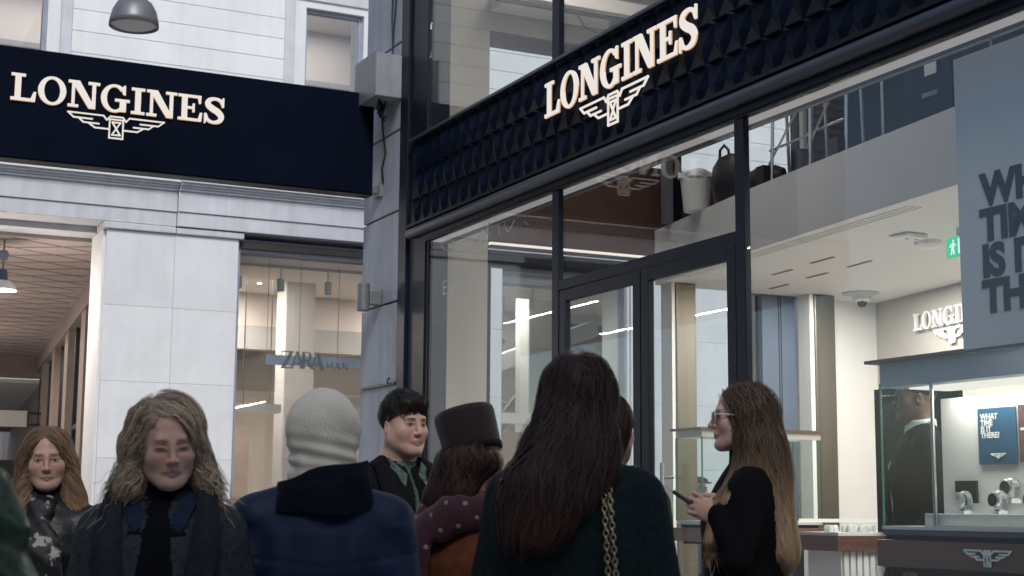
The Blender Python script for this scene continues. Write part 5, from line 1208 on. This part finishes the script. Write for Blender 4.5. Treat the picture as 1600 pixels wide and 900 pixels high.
for s in (-1,1):
    rg = [[(s*.070,-.05,1.460),(s*.078,.0,1.45),(s*.060,.07,1.37),(s*.040,.12,1.27),(s*.03,.15,1.12)],[(s*.120,-.06,1.425),(s*.135,.02,1.42),(s*.140,.08,1.33),(s*.120,.13,1.24),(s*.06,.16,1.10)]]
    o = MB().loft([np.array(r) for r in rg]+[np.array(r)+_f(0,.012,.012) for r in rg[::-1]]+[np.array(rg[0])], close=False).build('lapel', blackC, None, smooth=True); o.parent = p['o']
    rg = [[(s*.062,-.02,1.462),(s*.064,.03,1.44),(s*.025,.075,1.39)],[(s*.085,-.02,1.435),(s*.088,.045,1.405),(s*.045,.100,1.345)]]
    o = MB().loft([np.array(r) for r in rg]+[np.array(r)+_f(0,.006,.006) for r in rg[::-1]]+[np.array(rg[0])], close=False).build('shirt_collar', gs, None); o.parent = p['o']
hm = p['hm']; hv = union([ellip((0,-.016,.042),(.076,.096,.088)), (ellip((0,.058,.078),(.056,.032,.032),(R(-12),0,0)),.02), (ellip((0,.105,-.020),(.10,.055,.072)),.008,'-'), (ellip((.06,.045,-.045),(.05,.085,.082)),.01,'-'), (ellip((-.06,.045,-.045),(.05,.085,.082)),.01,'-'), (ellip((0,-.02,-.12),(.12,.13,.095)),.01,'-')], .02); hv = xf(hv, hm)
hair_obj('hair', p['o'], lambda P: hv(P)+.003*vnoise(P,70,4)+.0045*vnoise(P*_f(1,.25,.25),150,8)*(P[:,1] > .02), (-.13,-.17,1.50), (.13,.17,1.74), haircol((.008,.006,.005),(.030,.021,.017)), lambda P: np.stack([.25*np.sign(P[:,0])*(np.abs(P[:,0]) > .05)+.15, .9*np.clip((P[:,2]-1.62)/.03,-.1,1), -.35-.9*(P[:,1] > .075)-.6*(P[:,2] < 1.64)],1), 4200, 8, .0085, 17, width=.0019, lift=.010, h=.005, free=.3, jit=.22)

# 6 --- woman in the burgundy hat, rust coat and dotted scarf
p = person('person in burgundy flat-topped hat, rust coat and dotted burgundy scarf, seen from behind', 2.06, 4.46, AWAY-.62, 1.60, True, head=(R(-2),R(-4),R(-12)), hres=.004)
rust = cloth('rust_wool', (.16,.055,.026), .95, scale=18, var=.2); coat(p, rust, hem=.50, bulk=.045, arm=.020, shoulder=.01, seed=41, wr=.007); legs(p, blackC, shoeM)
hm = p['hm']; ht = mat('burgundy_felt', (.016,.0042,.0065), .95, var=.2, scale=10, bump=.2, bscale=300, sheen=.2)
prof = [(.088,.004),(.094,.006),(.096,.05),(.099,.10),(.101,.140),(.098,.154),(.088,.163),(.06,.168),(.001,.170)]
hb = MB().lathe(prof+[], (0,0,0), 44); V = np.array(hb.v)*_f(1.0,1.10,1.0)+_f(0,-.012,0); V = tf(V, hm @ Mx((0,0,.0),(R(8),R(-12),0)))
o = MB(); o.v = [tuple(v) for v in V]; o.f = hb.f; ho = o.build('hat', ht, None, smooth=True); ho.parent = p['o']
hb = MB().lathe([(.092,.004),(.0965,.004),(.0985,.024),(.0965,.027)], (0,0,0), 44); V = tf(np.array(hb.v)*_f(1,1.10,1)+_f(0,-.012,0), hm @ Mx((0,0,0),(R(8),R(-12),0))); o = MB(); o.v = [tuple(v) for v in V]; o.f = hb.f; b2 = o.build('hat_band', cloth('hat_ribbon', (.014,.006,.008), .7), ho, smooth=True)
hv = union([ellip((0,-.018,-.030),(.082,.100,.052)), (capsule((0,-.055,-.03),(-.03,-.095,-.16),.075,.070,(1.15,.75,1)),.05), (capsule((-.05,-.06,-.05),(-.125,-.09,-.25),.060,.064,(1,.8,1)),.04), (capsule((-.12,-.09,-.25),(-.150,-.07,-.38),.062,.035,(1,.8,1)),.04), (ellip((0,.095,-.03),(.055,.08,.09)),.01,'-')],.03); hv = xf(hv, hm)
hair_obj('hair', p['o'], lambda P: hv(P)+.006*vnoise(P,45,6), (-.27,-.28,1.17), (.24,.14,1.64), haircol((.010,.005,.004),(.080,.036,.026)), lambda P: np.stack([-.45*np.clip((1.56-P[:,2])/.1,0,1), -.05+0*P[:,0], -1+0*P[:,0]],1).astype(np.float32), 3200, 16, .019, 19, wave=.050, wfreq=56, width=.0028, lift=.010, free=.25, keep=lambda c: c[:,2] > 1.30)
dotM = mat('dot_print', (.26,.22,.23), .8); sm_ = mat('burgundy_scarf', (.050,.007,.016), .85, var=.15, scale=16, bump=.2, bscale=200, sheen=.2)
sc = union([capsule((-.085,-.165,1.335),(.02,-.172,1.375),.052,.056,(1,.5,1)), (capsule((.02,-.172,1.375),(.135,-.12,1.385),.056,.050,(1,.5,1)),.03), (capsule((.12,-.10,1.40),(.11,.05,1.40),.045,.04),.02), (capsule((-.12,-.10,1.38),(-.10,.05,1.40),.045,.04),.02), (capsule((-.10,-.20,1.30),(-.125,-.205,1.09),.060,.075,(1.15,.35,1)),.03)],.03)
scf = lambda P: sc(P)+.004*vnoise(P*_f(1,1,.5),48,5)
V, F = nets(scf, (-.33,-.34,.98), (.26,.16,1.50), .007); so = place('scarf', V, F, sm_, p)
def gradn(fn, P, e=.004): d = fn(P); g = np.stack([fn(P+_f(e,0,0))-d, fn(P+_f(0,e,0))-d, fn(P+_f(0,0,e))-d],1); return d, g/(np.linalg.norm(g,axis=1,keepdims=True)+1e-7)
rd = np.random.RandomState(3); cand = V[F].mean(1); cand = cand[(cand[:,1] < -.10)]; pts = []
for c in cand[rd.permutation(len(cand))]:
    if all(np.linalg.norm(c-q) > .060 for q in pts): pts.append(c)
    if len(pts) > 34: break
d_, g_ = gradn(scf, np.array(pts, np.float32))
for c, nrm in zip(pts, g_):
    q = Vector(nrm).to_track_quat('Z','Y').to_matrix(); mb = MB().lathe([(.001,.0010),(.0070,.0009),(.0088,-.001)], (0,0,0), 12); mb.v = [tuple(q @ Vector(v)+Vector(c)) for v in mb.v]; mb.build('scarf_dot', dotM, so, smooth=True)
edge = [(-.205,-.215,1.042),(-.175,-.232,1.026),(-.125,-.236,1.018),(-.075,-.232,1.026),(-.045,-.215,1.042)]
e2 = [(-.130,-.215,1.35),(-.120,-.230,1.29),(-.095,-.236,1.265),(-.06,-.236,1.27)]; e3 = [(-.110,-.236,1.27),(-.115,-.238,1.20),(-.115,-.240,1.13)]
for ee in (edge,e2,e3):
    c = catmull([(*q,) for q in ee], 6); MB().tube([tuple(q) for q in c], .0038, 6).build('piping', M['white_plastic'], so, smooth=True)

# 7 --- woman in the dark green blazer, long dark hair, seen from behind
p = person('tall person with long dark brown hair in dark green blazer, seen from behind', 1.815, 3.338, AWAY+.02, 1.70, True, head=(R(-4),R(3),R(10)), hres=.004)
bl = cloth('dark_green_blazer', (.017,.028,.029), .9, scale=60, var=.3, bump=.2); coat(p, bl, 'blazer', hem=.66, bulk=.024, arm=.008, shoulder=.010, pad=.014, seed=52, wr=.006, wf=15, res=.008); legs(p, blackC, shoeM)
collar(p, bl, 'blazer_collar', 1.385, 1.445, .105, .082, open_=80, seed=1)
hm = p['hm']; hv = union([ellip((0,-.018,.028),(.079,.100,.092)), (capsule((0,-.050,.0),(-.020,-.105,-.17),.068,.078,(1.05,.62,1)),.04), (capsule((-.03,-.105,-.15),(-.105,-.150,-.27),.070,.058,(1.1,.45,1)),.04), (capsule((-.04,-.05,-.05),(-.115,-.115,-.24),.042,.050,(1,.7,1)),.04), (capsule((-.115,-.145,-.26),(-.150,-.155,-.335),.050,.022,(1.3,.5,1)),.04), (ellip((0,.095,-.025),(.055,.08,.095)),.01,'-')],.03); hv = xf(hv, hm)
hair_obj('hair', p['o'], lambda P: hv(P)+.004*vnoise(P*_f(1,1,.35),60,6), (-.32,-.33,1.03), (.24,.14,1.74), haircol((.006,.004,.0035),(.095,.042,.031),(.17,.075,.050),1.10,1.42), lambda P: np.stack([-.28*np.clip((1.62-P[:,2])/.1,0,1)+.5*np.sign(P[:,0])*np.clip((P[:,2]-1.64)/.03,0,1), -.35*np.clip((P[:,2]-1.60)/.05,0,1.5), -1+0*P[:,0]],1).astype(np.float32), 5400, 18, .0175, 23, wave=.022, wfreq=40, width=.0022, lift=.011, free=.25, jit=.20, keep=lambda c: c[:,2] > 1.40)
# chain strap handbag over her right shoulder
hbx = empty('handbag', (1.815,3.338,0), AWAY+.02); tag(hbx, 'black handbag on a gold chain strap over the green blazer shoulder', 'handbag'); s_ = 1.0
gold = mat('gold_chain', (.62,.50,.30), .28, 1.0, var=.15, scale=60)
def link_at(pts, n, r_, name):
    P_ = catmull([(q[0]-.052,q[1],q[2]+(.006 if -.1 < q[1] < .05 else 0)) for q in pts], 14); cum = np.concatenate([[0], np.cumsum([np.linalg.norm(P_[i+1]-P_[i]) for i in range(len(P_)-1)])]); tot = cum[-1]
    tb = MB(); K = 12
    for a in range(K):
        pass
    ring = MB(); maj, mnr, rr = .0088, .0060, .0023
    ring.tube([(mnr*math.cos(2*math.pi*k/14), 0, maj*math.sin(2*math.pi*k/14)) for k in range(15)], rr, 6, cap=False); me = ring.mesh('chain_link', gold, True)
    for i in range(n):
        s = tot*(i+.5)/n; pp = np.array([np.interp(s, cum, [q[j] for q in P_]) for j in range(3)]); pq = np.array([np.interp(min(s+.004,tot), cum, [q[j] for q in P_]) for j in range(3)])
        q = Vector(pq-pp).to_track_quat('Z','Y'); o = link('chain_link', me, hbx, pp); o.rotation_mode = 'QUATERNION'; o.rotation_quaternion = q @ Euler((0,0,R(35)+(i % 2)*R(90))).to_quaternion()
link_at([(.108,.085,1.20),(.112,.080,1.34),(.112,.03,1.437),(.112,-.05,1.447),(.112,-.118,1.385),(.116,-.150,1.27),(.124,-.165,1.12),(.140,-.172,.92)], 62, .01, 'a')
link_at([(.125,.085,1.20),(.127,.080,1.33),(.127,.03,1.424),(.127,-.05,1.436),(.127,-.116,1.378),(.132,-.148,1.27),(.144,-.163,1.12),(.172,-.170,.92)], 62, .01, 'b')
rings = [[(.17+w*math.cos(a), -.13+d*math.sin(a), z) for a in [2*math.pi*k/28 for k in range(28)]] for z, w, d in ((.68,.10,.03),(.70,.125,.045),(.80,.13,.05),(.90,.125,.035),(.925,.11,.015))]
o = MB().loft(rings, caps=True).build('bag_body', leather, hbx, smooth=True); o = MB().box(.10,.24,-.19,-.18,.82,.90).build('flap', leather, hbx, bevel=.004)

# 8 --- woman mostly hidden behind the blazer
p = person('dark-haired person in black leather jacket, mostly hidden behind the green blazer', 2.545, 4.44, AWAY-.45, 1.70, True, head=(0,R(-3),R(-4)), skin=(.50,.32,.26), hres=.0032)
coat(p, leather, 'jacket', hem=.8, bulk=.018, arm=.004, shoulder=.0, seed=61, wr=.009); legs(p, jeans, shoeM); collar(p, leather, 'collar', 1.40, 1.465, .105, .095, open_=70)
hv = xf(union([ellip((0,-.016,.03),(.083,.102,.092)), (capsule((0,-.05,-.02),(0,-.075,-.12),.075,.055,(1.1,.7,1)),.05), (ellip((0,.095,-.03),(.058,.08,.09)),.01,'-'), (ellip((.09,.015,-.03),(.035,.05,.05)),.01,'-'), (ellip((-.09,.015,-.03),(.035,.05,.05)),.01,'-')],.03), p['hm'])
hair_obj('hair', p['o'], hv, (-.18,-.22,1.36), (.18,.14,1.74), haircol((.008,.005,.004),(.050,.022,.016)), gravity(0,.3,.4), 1400, 12, .014, 25, width=.0036, lift=.006)

# 9 --- woman in profile, long balayage hair, white glasses
RW = -YAW+math.pi/2                      # facing left in the picture
p = person('person in profile with long balayage hair, pale sunglasses and black turtleneck, holding a pen', 3.19, 4.60, RW-.10, 1.775, True, head=(R(1),0,R(3)), skin=(.70,.46,.37), lip=(.50,.15,.16), brow=(.07,.045,.035), hres=.0024, face=dict(flush=.7, smile=1.0), headkw=dict(smile=1.0, nose=1.10),
           arms=dict(l=dict(elbow=(-.235,.03,1.09), wrist=(-.165,.085,1.245), dir=(.10,.80,.40), palm=(.55,-.30,-.2), curl=(.85,.95,1.0,1.05), thumb=.9, res=.0028)))
coat(p, blackC, hem=.45, bulk=.020, arm=.000, seed=71, wr=.007, shoulder=.0); legs(p, blackC, shoeM)
V, F = nets(union([tower([(1.36,0,-.02,.10,.085),(1.42,0,-.022,.070,.068),(1.455,0,-.018,.060,.060),(1.495,0,-.013,.056,.058)])]), (-.15,-.15,1.34), (.15,.15,1.51), .007); place('turtleneck', V, F, blackC, p)
hm = p['hm']; hv = union([ellip((0,-.020,.028),(.083,.106,.094)), (capsule((0,-.060,.0),(0,-.115,-.20),.080,.085,(1.1,.62,1)),.05), (capsule((0,-.115,-.18),(-.01,-.160,-.46),.076,.056,(1.2,.5,1)),.05), (capsule((-.072,-.025,.0),(-.085,-.020,-.24),.028,.036,(.9,1.3,1)),.03), (capsule((-.085,-.02,-.20),(-.150,.050,-.30),.032,.026,(.8,1.2,1)),.04), (capsule((-.150,.05,-.30),(-.165,.105,-.42),.026,.014,(.8,1.2,1)),.03), (capsule((.072,-.02,.0),(.085,-.02,-.24),.028,.036),.03), (capsule((-.08,-.06,-.1),(-.10,-.13,-.45),.045,.05,(.8,1,1)),.04), (ellip((0,.098,-.025),(.095,.080,.100)),.012,'-')],.03); hv = xf(hv, hm)
hair_obj('hair', p['o'], lambda P: hv(P)+.004*vnoise(P*_f(1,1,.3),55,6), (-.26,-.32,1.02), (.24,.20,1.74), haircol((.024,.014,.010),(.17,.105,.065),(.66,.46,.27),1.14,1.50), lambda P: np.stack([np.sign(P[:,0])*.9*np.clip((P[:,2]-1.63)/.04,0,1), -.75*np.clip((P[:,2]-1.60)/.05,0,1)-.12+.30*(P[:,1] > -.03)*(P[:,2] < 1.42), -1+0*P[:,0]],1).astype(np.float32), 5400, 20, .022, 29, wave=.034, wfreq=42, width=.0022, lift=.010, free=.25, jit=.18, keep=lambda c: c[:,2] > 1.27)
gl = empty('sunglasses', (0,0,0)); gl.parent = p['o']; gl.name = 'sunglasses'
lens = mat('dark_lens', (.010,.008,.010), .25, var=.1, spec=.3)
for s in (-1,1):
    mb = MB().lathe([(.001,.0),(.024,.0),(.025,.0025),(.001,.0035)], (0,0,0), 24, 'y'); mb.v = tf(np.array(mb.v)*_f(1,1,.78)+_f(s*.033,.094,-.003), hm); mb.v = [tuple(v) for v in mb.v]; mb.build('lens', lens, gl, smooth=True)
    pts = tf(np.array([(s*.058,.090,.004),(s*.066,.075,.005),(s*.0765,.03,.003),(s*.079,-.015,.001)]), hm); MB().tube([tuple(q) for q in pts], .0026, 8).build('temple', M['white_plastic'], gl, smooth=True)
    pts = tf(np.array([(s*(.033+.026*math.cos(a)),.0935,-.003+.021*math.sin(a)) for a in [2*math.pi*k/20 for k in range(21)]]), hm); MB().tube([tuple(q) for q in pts], .0018, 6, cap=False).build('rim', M['white_plastic'], gl, smooth=True)
hm2 = p['arms']['l']['m']; pc = p['o'].matrix_basis if False else (Matrix.Translation((3.19,4.60,0)) @ Euler((0,0,RW-.10)).to_matrix().to_4x4() @ Matrix.Scale(p['s'],4))
pen = empty('pen', (0,0,0)); tag(pen, 'short dark pen held in the raised hand of the profile person', 'pen')
a_ = pc @ hm2 @ Vector((-.004,.112,-.022)); 
d_ = (pc.to_3x3() @ Vector((.25,.80,.55))).normalized(); pen.location = a_
for nm_, s0, s1, r0, m_ in (('barrel',-.045,.070,.0075,M['black']),('tip',.070,.105,.0025,M['steel'])):
    o = MB().tube([d_*s0, d_*s1], r0, 10).build(nm_, m_, pen)

# 10 --- man in the dark suit behind the glass case
p = person('person in dark suit with white shirt collar standing behind the lit display case', 5.74, 6.60, -YAW+math.pi/2-.05, 1.93, False, head=(R(2),0,0), skin=(.16,.085,.06), lip=(.12,.05,.045), brow=(.01,.008,.007), hres=.003, z0=.15, face=dict(flush=0))
coat(p, cloth('dark_suit', (.004,.005,.008), .85), 'suit_jacket', hem=.70, bulk=.020, arm=.010, shoulder=.015, seed=81, wr=.004, front_open=.05); legs(p, blackC, shoeM)
V, F = nets(tower([(.95,0,.0,.145,.112),(1.25,0,.012,.15,.122),(1.33,0,-.005,.10,.094),(1.40,0,-.018,.080,.074),(1.45,0,-.022,.068,.068)]), (-.2,-.2,.93), (.2,.2,1.47), .009); place('white_shirt', V, F, mat('white_shirt', (.65,.66,.68), .7), p); collar(p, M['white_plastic'], 'shirt_collar', 1.432, 1.474, .074, .070, open_=40, back=.01, wob=.001)
hv = xf(union([ellip((0,-.016,.040),(.077,.096,.080)), (ellip((0,.095,-.02),(.10,.055,.075)),.01,'-'), (ellip((0,-.01,-.10),(.12,.12,.085)),.01,'-')],.02), p['hm']); V, F = nets(lambda P: hv(P)+.0015*vnoise(P,300,4), (-.12,-.16,1.50), (.12,.14,1.74), .004); place('hair', V, F, M['hair'], p, np.tile(np.array((.006,.005,.005)),(len(V),1)))

# 11 --- passer-by in a flat cap seen through the shop's far glass
p = person('passer-by in flat cap and grey-blue coat seen through the shop glass', 8.66, 13.30, -YAW-math.pi/2, 1.66, False, hres=.005, skin=(.5,.34,.28))
coat(p, cloth('grey_blue_coat', (.11,.13,.17), .9), hem=.70, bulk=.045, arm=.015, seed=91, wr=.008, res=.014); legs(p, jeans, shoeM)
cp = xf(union([ellip((0,-.005,.075),(.098,.118,.040)), (ellip((0,.11,.050),(.075,.050,.010)),.01)],.02), p['hm']); V, F = nets(cp, (-.15,-.2,1.6), (.15,.2,1.75), .008); place('flat_cap', V, F, cloth('plum_tweed', (.06,.05,.08), .9), p)
hv = xf(union([ellip((0,-.03,.0),(.086,.09,.075)), (ellip((0,.095,-.02),(.07,.08,.085)),.01,'-')],.02), p['hm']); V, F = nets(lambda P: hv(P)+.005*vnoise(P,90,2), (-.13,-.18,1.48), (.13,.12,1.68), .008); place('hair', V, F, M['hair'], p, np.tile(np.array((.33,.29,.25)),(len(V),1)))
pts = [tuple(q) for q in tf(np.array([(.05,.085,.0),(.035,.098,.0),(-.035,.098,.0),(-.05,.085,.0)]), p['hm'])]; o = MB().tube(pts, .006, 6).build('glasses', M['black'], None); o.parent = p['o']
